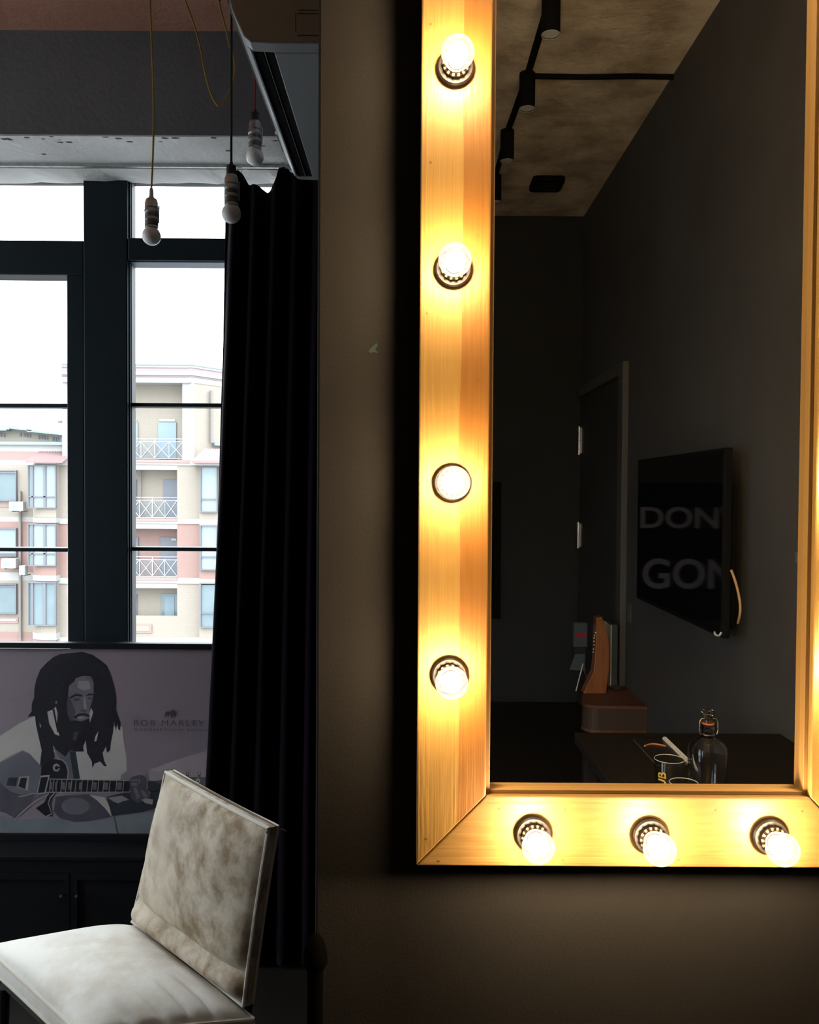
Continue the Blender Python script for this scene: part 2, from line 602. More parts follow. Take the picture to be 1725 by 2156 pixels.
XW_L, XW_R = X_L + .1, -.34
xl_px = 862.5 + XW_L * F_PX / YF0
xr_px = 862.5 + XW_R * F_PX / YF0
y_bot = 1036 + (CAM_H - Z_SILL) * F_PX / YF0
y_top = 360
wbar('mullion', 176, 269, y_top, y_bot)
wbar('sash_stile', 141, 178, 572, y_bot, Ya=YF0 + .006)
wbar('transom', xl_px, 176, 505, 578)
wbar('transom', 269, xr_px, 501, 549)
wbar('outer_frame', xl_px - 40, xl_px + 40, y_top, y_bot)
wbar('outer_frame', xr_px - 30, xr_px + 40, y_top, y_bot)
wbar('head_rail', xl_px, xr_px, y_top - 20, y_top + 12)
wbar('bottom_rail', xl_px, xr_px, y_bot - 60, y_bot)
wbar('mullion', -250, -160, y_top, y_bot)
for (ya, yb) in ((849, 857), (1153, 1161)):
    wbar('muntin', xl_px, 141, ya, yb, Ya=YF0 + .02, Yb=YF1 - .01, bevel=.001)
    wbar('muntin', 271, xr_px, ya, yb, Ya=YF0 + .02, Yb=YF1 - .01, bevel=.001)
# glazing beads of the right sash; paler teal paints in daylight on the reveal
for (y0, y1) in ((y_top, 501), (553, y_bot)):
    for (x0, x1, dY, m_) in ((269, 270.5, .012, 'teal'), (270.5, 272.5, .014, 'teal_lit'), (272.5, 274.5, .012, 'teal'), (274.5, 275.5, .016, 'teal_lit'), (275.5, 278, .020, 'teal')):
        MB().pbox(x0, x1, y0, y1, YF0 + dY, Y_WIN + .012).build('glazing_bead', m_, win)
MB().pbox(269, xr_px, 549, 553, YF0 + .012, YF1).build('glazing_bead', 'teal_lit', win)
# panes
cols_u = ((xl_px + 40, -250), (-160, 176), (277, xr_px - 30))
cols_l = ((xl_px + 40, -250), (-160, 141), (278, xr_px - 30))
for (x0, x1) in cols_u:
    MB().pbox(x0, x1, y_top + 12, 503, Y_WIN + .012, Y_WIN + .018).build('pane', 'pane', win)
for (x0, x1) in cols_l:
    for (y0, y1) in ((553, 852), (854, 1156), (1158, y_bot - 60)):
        MB().pbox(x0, x1, y0, y1, Y_WIN + .012, Y_WIN + .018).build('pane', 'pane', win)
struct(MB().box(XW_L - .05, XW_R, Y_WIN - .052, Y_WIN + .02, Z_SILL - .03, Z_SILL).build('trim_4', 'teal', bevel=.004), 'dark window sill board')

# ---- door seen in the mirror, on the right wall by the back corner
door = sroot('door_1', (X_R, Y_BACK + .55, 0))
yd0, yd1 = Y_BACK + .04, 2 * Y_GLASS - 4.50
M['door'] = mat('charcoal_door_paint', (0.035, 0.035, 0.034), 0.6)
M['casing'] = mat('grey_casing', (0.085, 0.082, 0.075), 0.6)
MB().box(X_R - .012, X_R + .02, yd0, yd1, .01, 2.0).build('door_leaf', 'door', door, bevel=.003)
MB().box(X_R - .03, X_R + .01, yd1, yd1 + .10, 0, 2.06).build('casing', 'casing', door, bevel=.003)
MB().box(X_R - .03, X_R + .01, yd0, yd1, 2.0, 2.06).build('casing', 'casing', door, bevel=.003)
for (ya, yb) in ((898, 958), (1099, 1154)):
    a, b = mir(1222, ya, 5.55), mir(1222, yb, 5.55)
    mb = MB()
    mb.lathe([(.011, b.z), (.011, (a.z + b.z) / 2 - .002), (.009, (a.z + b.z) / 2), (.011, (a.z + b.z) / 2 + .002), (.011, a.z)], (X_R - .024, Y_BACK + .055, 0), n=12)
    mb.box(X_R - .02, X_R - .010, Y_BACK + .05, Y_BACK + .085, b.z + .01, a.z - .01)
    mb.build('hinge', 'metal', door)

# ------------------------------------------------------------------ vanity mirror
XO, XI = P(882, 1000, Y_FRAME).x, P(1029.5, 1000, Y_FRAME).x
ZBO = P(1300, 1825.5, Y_FRAME).z
ZBI = P(1300, 1677.5, Y_FRAME).z
XRI = P(1707, 1677, Y_FRAME).x
BW = XI - XO
XRO = XRI + BW
ZTO = ZBO + 1.56
ZTI = ZTO - (ZBI - ZBO)
vm = thing('vanity_mirror', 'tall wall mirror in a wide pine frame studded with glowing round bulbs', 'mirror', ((XO + XRO) / 2, Y_WALL, ZBO))
og = ORIG[vm.name]
M['wood_l'] = wood_mat('pine_board_upright', 2, LIGHT, DARK, split=(0, (XO - og.x) + BW * .60, L2, D2))
M['wood_r'] = wood_mat('pine_board_upright_right', 2, LIGHT, DARK, split=(0, (XRI - og.x) + BW * .5, L2, D2))
M['wood_h'] = wood_mat('pine_board_level', 0, (0.205, 0.118, 0.034), (0.175, 0.094, 0.023))


def board(a, b, c, d, m):
    """mitred board: outer edge a-b, inner edge c-d as (x, z)"""
    pts = [Vector((q[0], Y_FRAME, q[1])) for q in (a, b, d, c)]
    return MB().prism(pts, (0, Y_WALL - .001 - Y_FRAME, 0)).build('board', m, vm, bevel=.0022)


g = .0004
b_left = board((XO, ZBO + g), (XO, ZTO - g), (XI, ZBI + g), (XI, ZTI - g), 'wood_l')
b_right = board((XRO, ZBO + g), (XRO, ZTO - g), (XRI, ZBI + g), (XRI, ZTI - g), 'wood_r')
b_bot = board((XO + g, ZBO), (XRO - g, ZBO), (XI + g, ZBI), (XRI - g, ZBI), 'wood_h')
b_top = board((XO + g, ZTO), (XRO - g, ZTO), (XI + g, ZTI), (XRI - g, ZTI), 'wood_h')
# glazing lip inside the frame
LP = .006
ya, yb = Y_FRAME + .010, Y_GLASS + .001
MB().box(XI, XI + LP, ya, yb, ZBI, ZTI).build('inner_lip', 'trim_wood_v', vm, bevel=.001)
MB().box(XRI - LP, XRI, ya, yb, ZBI, ZTI).build('inner_lip', 'trim_wood_v', vm, bevel=.001)
MB().box(XI + LP, XRI - LP, ya, yb, ZBI, ZBI + LP).build('inner_lip', 'trim_wood_h', vm, bevel=.001)
MB().box(XI + LP, XRI - LP, ya, yb, ZTI - LP, ZTI).build('inner_lip', 'trim_wood_h', vm, bevel=.001)
MB().box(XI, XRI, Y_GLASS, Y_GLASS + .006, ZBI, ZTI).build('mirror_glass', 'mirror', vm)

# sockets and bulbs (axis towards the room, -Y)
mb = MB()
mb.lathe([(.0, 0), (.0255, 0), (.0255, -.007), (.0235, -.010), (.0185, -.010), (.0175, -.016), (.015, -.018), (.0, -.018)], (0, 0, 0), 'y', 32)
sock_me = mb.mesh('socket', 'bake', smooth=False)
mb = MB()
for k in range(14):
    a0 = 2 * PI * k / 14
    w = .10
    r0, r1 = .0135, .0185
    pts = []
    for (r, da, h) in ((r0, -w, -.0185), (r1, -w, -.0165), (r1, w, -.0165), (r0, w, -.0185)):
        pts.append((r * math.cos(a0 + da), h, r * math.sin(a0 + da)))
    q = [Vector(p) for p in pts]
    mb.prism(q, (0, -.0014, 0))
mb.lathe([(.0130, -.017), (.0145, -.017), (.0145, -.022), (.0130, -.022), (.0130, -.017)], (0, 0, 0), 'y', 20, caps=False)
M['collar_brass'] = mat('dull_brass_collar', (0.10, 0.075, 0.05), 0.45, 0.6)
coll_me = mb.mesh('collar', 'collar_brass')
mb = MB()
prof = [(.0118, -.018), (.0125, -.024)]
Rg, cyb = .0225, -.047
for k in range(0, 17):
    a = math.radians(125) - math.radians(125) * k / 16 * 1.0
    prof.append((Rg * math.sin(a), cyb - Rg * math.cos(a)))
prof = prof[:2] + [(r, h) for (r, h) in prof[2:]]
mb.lathe(prof, (0, 0, 0), 'y', 32)
bulb_me = mb.mesh('bulb', 'globe', smooth=True)
mb = MB()
RC = .0145
mb.lathe([(RC * math.sin(PI * k / 10), cyb + .003 - RC * 1.15 * math.cos(PI * k / 10)) for k in range(10, -1, -1)], (0, 0, 0), 'y', 16)
core_me = mb.mesh('filament', 'core', smooth=True)
mb = MB()
mb.lathe([(.0, -.018), (.0115, -.018), (.0115, -.025), (.006, -.028), (.0, -.028)], (0, 0, 0), 'y', 16)
cap_me = mb.mesh('bulb_cap', 'collar_brass')

spots = []
left_px = [(959, 146), (954.5, 568), (951, 1017), (946.5, 1421)]
for (x, y) in left_px:
    p = P(x, y, Y_FRAME); spots.append((p.x, p.z))
zs = [s[1] for s in spots]
spots.append((spots[0][0] + .002, zs[0] + .285))
xrc = XRO - (spots[0][0] - XO)
for z in zs + [zs[0] + .285]:
    spots.append((xrc, z + .003))
bot_px = [(1122.5, 1754), (1368, 1758), (1620, 1759)]
for (x, y) in bot_px:
    p = P(x, y, Y_FRAME); spots.append((p.x, p.z)); spots.append((p.x, ZTO - (p.z - ZBO)))
for (x, z) in spots:
    tilt = (random.uniform(-.03, .03), 0, random.uniform(-.03, .03))
    s = inst('socket', sock_me, (x, Y_FRAME, z), vm)
    inst('collar', coll_me, (x, Y_FRAME, z), s)
    b = inst('bulb', bulb_me, (x, Y_FRAME, z), vm, tilt)
    b['label'] = 'clear round bulb glowing warm white'
    inst('filament', core_me, (x, Y_FRAME, z), b)
    inst('bulb_cap', cap_me, (x, Y_FRAME, z), b)
nail_me = MB().lathe([(0, .001), (.0017, .001), (.0017, -.0006), (0, -.0006)], (0, 0, 0), 'y', 8).mesh('nail', 'nail')
for (x, y) in ((907, 51), (907, 342), (899, 660), (1006, 193), (1005, 496), (1006, 800), (898, 1766), (925, 1813), (1051, 1704), (1190, 1704), (1364, 1704), (1507, 1706), (1690, 1708), (1186, 1811), (1429, 1810)):
    inst('nail', nail_me, P(x, y, Y_FRAME), vm)

# ------------------------------------------------------------------ air conditioner on the side of the mirror wall
YA0, YA1 = 1.55, 2.225
zb = P(600, 91, YA0).z
zc = P(482, 14, YA0).z
xf = P(483, 14, YA0).x
xb = P(527, 91, YA0).x
ac = thing('air_conditioner', 'white wall air conditioner with dark louvre slot above the curtain', 'air conditioner', (X_EDGE, (YA0 + YA1) / 2, zb))
prof = [(X_EDGE - .002, zb), (xb + .04, zb), (xb, zb + .002), (xb - .012, zb + .012), (xf + .004, zc - .006), (xf, zc + .01), (xf - .006, zb + .22), (xf + .02, zb + .255), (X_EDGE - .002, zb + .265)]
# underside split around the louvre slot: near end cap, far end cap, and a body with the slot left open
xs0, xs1 = P(534, 113, YA0 + .04).x, P(578, 113, YA0 + .04).x
ys0, ys1 = YA0 + .035, YA1 - .02
full = [Vector((x, 0, z)) for (x, z) in prof]


def slab(y0, y1, pr):
    return [Vector((x, y0, z)) for (x, z) in pr], (0, y1 - y0, 0)


mb = MB()
mb.prism(*slab(YA0, ys0, prof))
mb.prism(*slab(ys1, YA1, prof))
prof2 = [(X_EDGE - .002, zb), (xs1, zb), (xs1, zb + .05), (xs0 - .004, zb + .055), (xs0 - .004, zb + .004), (xb - .012, zb + .012), (xf + .004, zc - .006), (xf, zc + .01), (xf - .006, zb + .22), (xf + .02, zb + .255), (X_EDGE - .002, zb + .265)]
mb.prism(*slab(ys0, ys1, prof2))
mb.build('body', 'ac_white', ac, bevel=.0025)
MB().box(xs0 - .003, xs1 - .002, ys0, ys1, zb + .04, zb + .049).build('outlet', 'black_matt', ac)
for (fx, m_) in ((.30, 'black_matt'), (.82, 'black_matt')):
    xa = xs0 + (xs1 - xs0) * (fx - .28)
    xc = xs0 + (xs1 - xs0) * (fx + .16)
    mb = MB()
    mb.prism([(xa, ys0 + .003, zb + .004), (xc, ys0 + .003, zb + .002), (xc + .001, ys0 + .003, zb + .005), (xa, ys0 + .003, zb + .008)], (0, ys1 - ys0 - .006, 0))
    mb.build('louvre', m_, ac)
MB().box(xs0 + (xs1 - xs0) * .53, xs0 + (xs1 - xs0) * .56, ys0, ys1, zb + .001, zb + .006).build('divider', 'ac_white', ac)
MB().box(xs0 - .003, xs0, ys0, ys1, zb - .001, zb + .004).build('slot_edge', 'ac_white', ac)
# front panel skin with a visible seam, and a small pale spot on the chamfer
zz = zb + .012
MB().prism([(xf - .004, YA0 + .004, zc + .006), (xf - .0105, YA0 + .004, zb + .215), (xf - .006, YA0 + .004, zb + .22), (xf + .001, YA0 + .004, zc + .01)], (0, YA1 - YA0 - .008, 0)).build('front_panel', 'ac_white', ac)
pl = P(588, 278, 2.02)
M['lens'] = mat('pale_gloss', (0.85, 0.87, 0.9), 0.1)
MB().lathe([(0, -.001), (.006, -.001), (.006, .004), (0, .006)], (pl.x - .004, 2.02, pl.z - .004), 'z', 12).build('pale_spot', 'lens', ac)
# knock-out outline on the end face
mb = MB()
ye = YA0 - .0008
x0, x1 = P(622, 20, ye).x, P(672, 20, ye).x
z1, z0 = P(622, 20, ye).z, P(622, 75, ye).z
t = .0015
for (a0, a1, c0, c1) in ((x0 + .006, x1, z1, z1 - t), (x0 + .004, x1, z1 - .006, z1 - .006 - t), (x0, x0 + t, z0 + .006, z1 - .006), (x0 + .004, x1, z0, z0 + t)):
    mb.box(a0, a1, ye, YA0 + .001, c0, c1)
mb.build('knockout', 'ac_line', ac)

# ------------------------------------------------------------------ pendant bulbs
def pendant(px, py, Y, label, cord, cap, cordtop_px, wob=0.0, sleeve=None, dia=.0425, wires=True):
    c = P(px, py, Y)
    root = thing('pendant_lamp', label, 'lamp', (c.x, Y, c.z), 'bare bulbs hanging by the window')
    r = dia / 2
    mb = MB()
    mb.lathe([(r * math.sin(PI * k / 16), -r * math.cos(PI * k / 16)) for k in range(0, 14)] + [(r * .56, r * .9)], c, 'z', 24)
    mb.build('bulb', 'opal', root, smooth=True)
    h0 = r * .85
    prof = [(.0, h0), (.0155, h0), (.0155, h0 + .003), (.014, h0 + .005), (.0145, h0 + .018), (.0160, h0 + .019), (.0160, h0 + .022), (.0145, h0 + .024), (.0145, h0 + .034), (.0165, h0 + .036), (.0165, h0 + .040), (.0150, h0 + .042), (.0150, h0 + .058), (.0120, h0 + .066), (.006, h0 + .070), (0, h0 + .070)]
    so = MB().lathe(prof, c, 'z', 20).build('lamp_holder', 'metal_dark', root, smooth=True)
    for (ha, hb) in ((.006, .0165), (.0250, .0325), (.0440, .0470)):
        MB().lathe([(.0146, h0 + ha), (.0153, h0 + ha), (.0153, h0 + hb), (.0146, h0 + hb)], c, 'z', 20, caps=False).build('dark_band', 'band_grey', so)
    if wires:
        MB().tube([c + Vector((.0175, -.004, h0 + .010)), c + Vector((.0185, -.004, h0 + .05))], .0016, 6).build('screw', 'metal', so)
    if cap == 'grey_plastic':
        MB().lathe([(.0058, h0 + .069), (.0045, h0 + .088), (.003, h0 + .092)], c, 'z', 14).build('strain_relief', cap, root, smooth=True)
        top = h0 + .090
    else:
        MB().lathe([(.0110, h0 + .064), (.0110, h0 + .086), (.004, h0 + .088), (.004, h0 + .094)], c, 'z', 14).build('strain_relief', cap, root)
        top = h0 + .092
    path = []
    zt = Z_ALC
    n = 24
    for i in range(n + 1):
        k = i / n
        z = c.z + top + (zt - c.z - top) * k
        path.append((c.x + wob * math.sin(PI * 1.5 * k) * (1 - .3 * k), Y, z))
    MB().tube(path, .0022 if cord != 'cord_black' else .0028, 7).build('cord', cord, root, smooth=True)
    return root


pendant(319, 497, 1.98, 'bare opal bulb on a mustard yellow cord, hanging lowest before the window', 'cord_yellow', 'grey_plastic', None, wob=.006)
pendant(487, 450, 1.90, 'bare opal bulb on a black cord, hanging beside the curtain edge', 'cord_black', 'black', None)
pendant(537, 330, 2.08, 'bare opal bulb on a red cord, hanging highest, by the air conditioner', 'cord_red', 'black', None)
# looped spare cord
pts = [(384, -14), (400, 28), (414, 70), (424, 110), (431, 150), (440, 185), (450, 210), (461, 223), (472, 215), (482, 195), (490, 170), (495, 145), (491, 115), (483, 95), (478, 70), (470, 40), (463, 12), (461, -8)]
path = [P(x, y, 1.99 + .0006 * i) for i, (x, y) in enumerate(pts)]
# smooth with a Catmull-Rom pass


def catmull(pts, sub=5):
    out = []
    n = len(pts)
    for i in range(n - 1):
        p0, p1, p2, p3 = pts[max(i - 1, 0)], pts[i], pts[i + 1], pts[min(i + 2, n - 1)]
        for k in range(sub):
            t = k / sub
            out.append(0.5 * ((2 * p1) + (p2 - p0) * t + (2 * p0 - 5 * p1 + 4 * p2 - p3) * t * t + (3 * p1 - p0 - 3 * p2 + p3) * t ** 3))
    out.append(pts[-1])
    return out


path = catmull(path)
path = [Vector((path[0].x - .01, path[0].y, Z_ALC))] + path + [Vector((path[-1].x, path[-1].y, Z_ALC))]
lc = thing('hanging_cord', 'mustard yellow fabric cord sagging in a loop from the ceiling', 'cord', path[-1])
MB().tube(path, .0022, 7).build('cord', 'cord_yellow', lc, smooth=True)
hk = P(462, 2, 2.0)
MB().lathe([(.001, hk.z - .004), (.004, hk.z + .004), (.006, hk.z + .02), (.004, Z_ALC)], (hk.x, path[-1].y, 0), 'z', 10).build('ceiling_hook', 'black', lc)

# ------------------------------------------------------------------ curtain
M['curtain'] = mat('aubergine_velvet', (0.0045, 0.003, 0.0065), 0.95, col2=(0.007, 0.0038, 0.007), scale=3, mapping=(9, 9, .5), spec=0.05)
b_c = bpy.data.materials['aubergine_velvet'].node_tree.nodes['Principled BSDF']
b_c.inputs['Sheen Weight'].default_value = 0.02
YC = 2.470
edge_px = [(474, 385), (470, 520), (466, 700), (461, 850), (456, 1040), (443, 1350), (434, 1550), (425, 1700), (417, 1880), (408, 2060)]
edge = [P(x, y, YC) for (x, y) in edge_px]


def xleft(z):
    if z >= edge[0].z:
        return edge[0].x
    for a, b in zip(edge[:-1], edge[1:]):
        if b.z <= z <= a.z:
            k = (a.z - z) / (a.z - b.z)
            return a.x + (b.x - a.x) * k
    return edge[-1].x


top_px = [(474, 384), (484, 374), (497, 368), (503, 364), (510, 368), (518, 381), (528, 389), (540, 394), (552, 399), (563, 402), (573, 400), (580, 391), (584, 376), (588, 357), (597, 350), (606, 352), (612, 362), (622, 368), (640, 371), (660, 374), (720, 378)]
tops = [P(x, y, YC) for (x, y) in top_px]
XCR = -.205


def ztop(x):
    for a, b in zip(tops[:-1], tops[1:]):
        if a.x <= x <= b.x:
            return a.z + (b.z - a.z) * (x - a.x) / (b.x - a.x)
    return tops[0].z if x < tops[0].x else tops[-1].z


def cur(u, v):
    xt = edge[0].x + (XCR - edge[0].x) * u
    z = ztop(xt) * (1 - v) + .012 * v
    x0 = xleft(z)
    x = x0 + (XCR - x0) * u
    amp = .016 + .022 * min(1, v * 2)
    y = YC + amp * math.sin(u * 2 * PI * 5.6 + 1.1 + .7 * math.sin(3 * v)) + .006 * math.sin(u * 41 + v * 3)
    x += .010 * math.cos(u * 2 * PI * 5.6 + 1.0) * v * (1 if .02 < u < .98 else 0)
    return Vector((x, y, z))


ct = thing('curtain', 'dark aubergine velvet curtain hanging in folds beside the window', 'curtain', (-.4, YC, 0))
o = MB().grid(cur, 150, 60).build('drape', 'curtain', ct, smooth=True)
sm = o.modifiers.new('thickness', 'SOLIDIFY'); sm.thickness = .003
for x in (490, 503, 597, 640):
    p = P(x, 366, YC)
    zt = ztop(p.x)
    mb = MB()
    mb.tube([(p.x - .006, YC + .008, zt - .004), (p.x - .006, YC + .012, zt + .018), (p.x, YC + .02, zt + .024), (p.x + .006, YC + .012, zt + .018), (p.x + .006, YC + .008, zt - .004)], .0012, 5)
    mb.tube([(p.x, YC + .02, zt + .022), (p.x, Y_RAIL - .007, Z_HEAD + .004)], .0012, 5)
    mb.build('curtain_hook', 'metal', ct)

# ------------------------------------------------------------------ low cabinet under the window
YP = 2.54
z_c = P(200, 1769, YP).z
Y_C = 2.424
cb = thing('low_cabinet', 'long low black cabinet with panelled doors below the window', 'cabinet', (-1.35, 2.49, 0))
XC0, XC1 = -2.35, -.74
MB().box(XC0, XC1, Y_C, 2.564, z_c - .012, z_c).build('cabinet_top', 'black_wood', cb, bevel=.0015)
MB().box(XC0 + .01, XC1 - .01, Y_C + .018, 2.562, .0, z_c - .012).build('body', 'black_wood', cb)
xm = (P(133, 1885, Y_C).x + P(160, 1885, Y_C).x) / 2
dw = .46
for k in (-2, -1, 0):
    x0 = xm + dw * k
    x1 = x0 + dw
    if x1 > XC1 - .01:
        x1 = XC1 - .012
    zt, zb_ = z_c - .05, .05
    d = MB().box(x0 + .002, x1 - .002, Y_C + .012, Y_C + .018, zb_, zt).build('door', 'black_wood', cb)
    mb = MB()
    st = .02
    mb.box(x0 + .002, x0 + st, Y_C + .004, Y_C + .012, zb_, zt)
    mb.box(x1 - st, x1 - .002, Y_C + .004, Y_C + .012, zb_, zt)
    mb.box(x0 + st, x1 - st, Y_C + .004, Y_C + .012, zt - st, zt)
    mb.box(x0 + st, x1 - st, Y_C + .004, Y_C + .012, zb_, zb_ + st)
    mb.build('door_frame', 'black_wood', d)
    kx = x0 + .022 if k == 0 else x1 - .022
    kp = P(130, 1885, Y_C)
    MB().lathe([(.0, -.012), (.004, -.011), (.0045, -.007), (.002, -.003), (.002, .0), (0, 0)], (kx, Y_C + .004, kp.z), 'y', 12).build('knob', 'metal', d, smooth=True)
MB().box(XC0 + .01, XC1 - .012, Y_C + .004, Y_C + .018, z_c - .049, z_c - .013).build('drawer_rail', 'black_wood', cb)

# ------------------------------------------------------------------ framed poster leaning on the window
M['p_bg'] = mat('poster_violet_grey', (0.30, 0.27, 0.34), 0.5, col2=(0.42, 0.31, 0.37), scale=2.2, lo=.3, hi=.75, detail=2)
M['p_black'] = mat('poster_black', (0.012, 0.012, 0.022), 0.5)
M['p_hair'] = mat('poster_hair', (0.015, 0.015, 0.028), 0.5, col2=(0.03, 0.03, 0.045), scale=60, mapping=(4, 1, 1))
M['p_skin'] = mat('poster_skin', (0.17, 0.155, 0.19), 0.5, col2=(0.25, 0.23, 0.27), scale=14)
M['p_skin_l'] = mat('poster_skin_light', (0.38, 0.36, 0.40), 0.5)
M['p_skin_d'] = mat('poster_skin_dark', (0.085, 0.08, 0.11), 0.5, col2=(0.12, 0.11, 0.15), scale=18)
M['p_shirt'] = mat('poster_shirt', (0.60, 0.56, 0.57), 0.5, col2=(0.70, 0.66, 0.64), scale=8)
M['p_teal'] = mat('poster_teal_grey', (0.20, 0.24, 0.28), 0.5, col2=(0.28, 0.31, 0.36), scale=7)
M['p_body'] = mat('poster_guitar', (0.17, 0.17, 0.22), 0.5, col2=(0.22, 0.22, 0.28), scale=7)
M['p_dark'] = mat('poster_dark_teal', (0.03, 0.045, 0.06), 0.5)
M['p_line'] = mat('poster_pale_line', (0.46, 0.44, 0.46), 0.5)
M['p_ink'] = mat('poster_ink', (0.10, 0.085, 0.12), 0.5)
M['p_glass'] = clear_mat('picture_glass', (0.98, 0.98, 0.98), 0.035, 0.01)
p0, p1 = P(-330, 1362, YP), P(455, 1756, YP)
po = thing('framed_poster', 'framed grey print of a guitarist with long dark locks, standing on the cabinet', 'picture', ((p0.x + p1.x) / 2, YP, z_c))
MB().box(p0.x, p1.x, YP, YP + .008, p1.z, p0.z).build('print_sheet', 'p_bg', po)
fz0, fz1 = z_c + .0005, P(200, 1353, YP).z
mb = MB()
for (x0, x1, za, zb_) in ((p0.x - .012, p1.x + .012, p0.z, fz1), (p0.x - .012, p1.x + .012, fz0, p1.z), (p0.x - .012, p0.x, p1.z, p0.z), (p1.x, p1.x + .012, p1.z, p0.z)):
    MB().box(x0, x1, YP - .010, YP + .018, za, zb_).build('frame_rail', 'black_wood', po, bevel=.001)
MB().box(p0.x, P(151, 1362, YP).x, YP - .0107, YP - .0098, p0.z - .0002, p0.z + .0022).build('painted_reflection', 'white_plaster', po)  # pale strip painted in for the reflection line under the top rail
sheet = bpy.data.objects['print_sheet']

LAYER = [0]


def pp(m, pts, org=(0, 1350), s=5.0133, layer=None):
    """flat printed shape; pts measured on the poster"""
    if layer is None:
        LAYER[0] += 1
        layer = LAYER[0]
    Y = YP - .00004 * layer - .0002
    q = []
    for (x, y) in pts:
        w = P(org[0] + x / s, org[1] + y / s, YP)
        q.append(Vector((w.x, Y, w.z)))
    PRINT.setdefault(m, MB())
    mbq = PRINT[m]
    n = len(q)
    nr = sum(((q[i].x * q[(i + 1) % n].z - q[(i + 1) % n].x * q[i].z) for i in range(n)))
    if nr < 0:
        q = q[::-1]
    mbq.add(q, [tuple(range(n))])


def ell(cx, cy, rx, ry, n=18):
    return [(cx + rx * math.cos(2 * PI * k / n), cy + ry * math.sin(2 * PI * k / n)) for k in range(n)]


def strip(pts, w):
    """thin polyline as an outline"""
    L, Rr = [], []
    for i, (x, y) in enumerate(pts):
        xa, ya_ = pts[max(i - 1, 0)]
        xb_, yb_ = pts[min(i + 1, len(pts) - 1)]
        dx, dy = xb_ - xa, yb_ - ya_
        l = math.hypot(dx, dy) or 1
        L.append((x - dy / l * w / 2, y + dx / l * w / 2))
        Rr.append((x + dy / l * w / 2, y - dx / l * w / 2))
    return L + Rr[::-1]


PRINT = {}
# lower cloth and legs
pp('p_teal', [(-600, 1700), (160, 1880), (600, 1870), (800, 1905), (1170, 1840), (1504, 1810), (2230, 1810), (2230, 2034), (-1600, 2034), (-1600, 1800)])
pp('p_shirt', [(0, 1000), (80, 950), (200, 870), (365, 790), (520, 720), (600, 690), (640, 800), (640, 1100), (440, 1320), (400, 1300), (320, 1190), (240, 1150), (100, 1215), (0, 1275), (-200, 1330), (-330, 1250), (-260, 1100)])
pp('p_shirt', [(780, 1140), (930, 700), (990, 740), (1000, 900), (1290, 900), (1310, 1080), (1335, 1200), (1340, 1370), (1280, 1410), (1270, 1475), (850, 1460), (800, 1300)])
pp('p_body', [(560, 1120), (800, 1160), (845, 1450), (700, 1465), (720, 1330), (640, 1250)])
pp('p_dark', [(735, 1160), (800, 1165), (845, 1450), (780, 1450), (760, 1330)])
pp('p_hair', [(870, 110), (980, 145), (1060, 200), (1130, 255), (1165, 340), (1200, 450), (1225, 560), (1230, 640), (1225, 720), (1250, 790), (1275, 860), (1270, 940), (1250, 930), (1240, 860), (1225, 950), (1205, 840), (1195, 960), (1170, 1080), (1165, 1150), (1130, 1180), (1120, 1110), (1085, 1180), (1100, 1260), (1130, 1320), (1100, 1320), (1060, 1270), (1000, 1290), (975, 1340), (970, 1270), (920, 1180), (905, 1050), (880, 1110), (885, 1165), (800, 1165), (740, 1150), (690, 1220), (600, 1150), (560, 1100), (580, 1230), (540, 1260), (500, 1400), (430, 1420), (425, 1280), (440, 1150), (410, 1020), (380, 880), (370, 790), (290, 800), (335, 740), (335, 660), (360, 600), (365, 490), (385, 400), (425, 300), (490, 230), (560, 170), (640, 135), (760, 125)])
pp('p_shirt', [(500, 745), (560, 720), (590, 690), (610, 760), (600, 900), (630, 1000), (580, 980), (520, 870)])
pp('p_hair', [(555, 720), (575, 715), (620, 960), (605, 960)])
pp('p_shirt', [(962, 700), (985, 750), (950, 860), (940, 780)])
pp('p_shirt', [(1040, 950), (1020, 1050), (995, 1060), (1010, 1000)])
pp('p_shirt', [(418, 860), (435, 890), (432, 915), (422, 900)])
pp('p_skin_l', [(590, 625), (605, 640), (598, 665), (585, 655)])
pp('p_skin', [(880, 365), (960, 370), (990, 430), (990, 560), (970, 640), (950, 700), (945, 780), (930, 850), (860, 900), (790, 900), (745, 850), (715, 770), (705, 680), (720, 570), (730, 470), (790, 420), (800, 390)])
pp('p_skin_d', [(705, 680), (720, 570), (760, 640), (800, 740), (770, 860), (745, 850), (715, 770)])
pp('p_skin_l', [(830, 420), (940, 420), (960, 500), (880, 520), (820, 490)])
pp('p_skin_l', [(885, 580), (902, 600), (917, 708), (895, 722), (882, 680)])
pp('p_hair', [(735, 590), (800, 553), (875, 565), (868, 585), (800, 578), (745, 608)])
pp('p_hair', [(900, 578), (940, 550), (988, 552), (988, 570), (935, 574)])
pp('p_skin_d', [(770, 608), (835, 598), (850, 620), (795, 632)])
pp('p_skin_d', [(925, 592), (980, 590), (972, 612), (935, 612)])
pp('p_skin_d', [(850, 722), (918, 728), (908, 745), (862, 742)])
pp('p_hair', [(780, 795), (835, 762), (900, 758), (948, 778), (945, 805), (885, 782), (825, 792), (800, 825)])
pp('p_hair', [(735, 840), (800, 835), (860, 848), (935, 815), (950, 880), (935, 1000), (860, 1050), (780, 1030), (740, 930)])
pp('p_skin_l', [(812, 802), (862, 792), (892, 806), (842, 824)])
pp('p_skin_d', [(780, 960), (835, 950), (800, 1050), (770, 1040)])
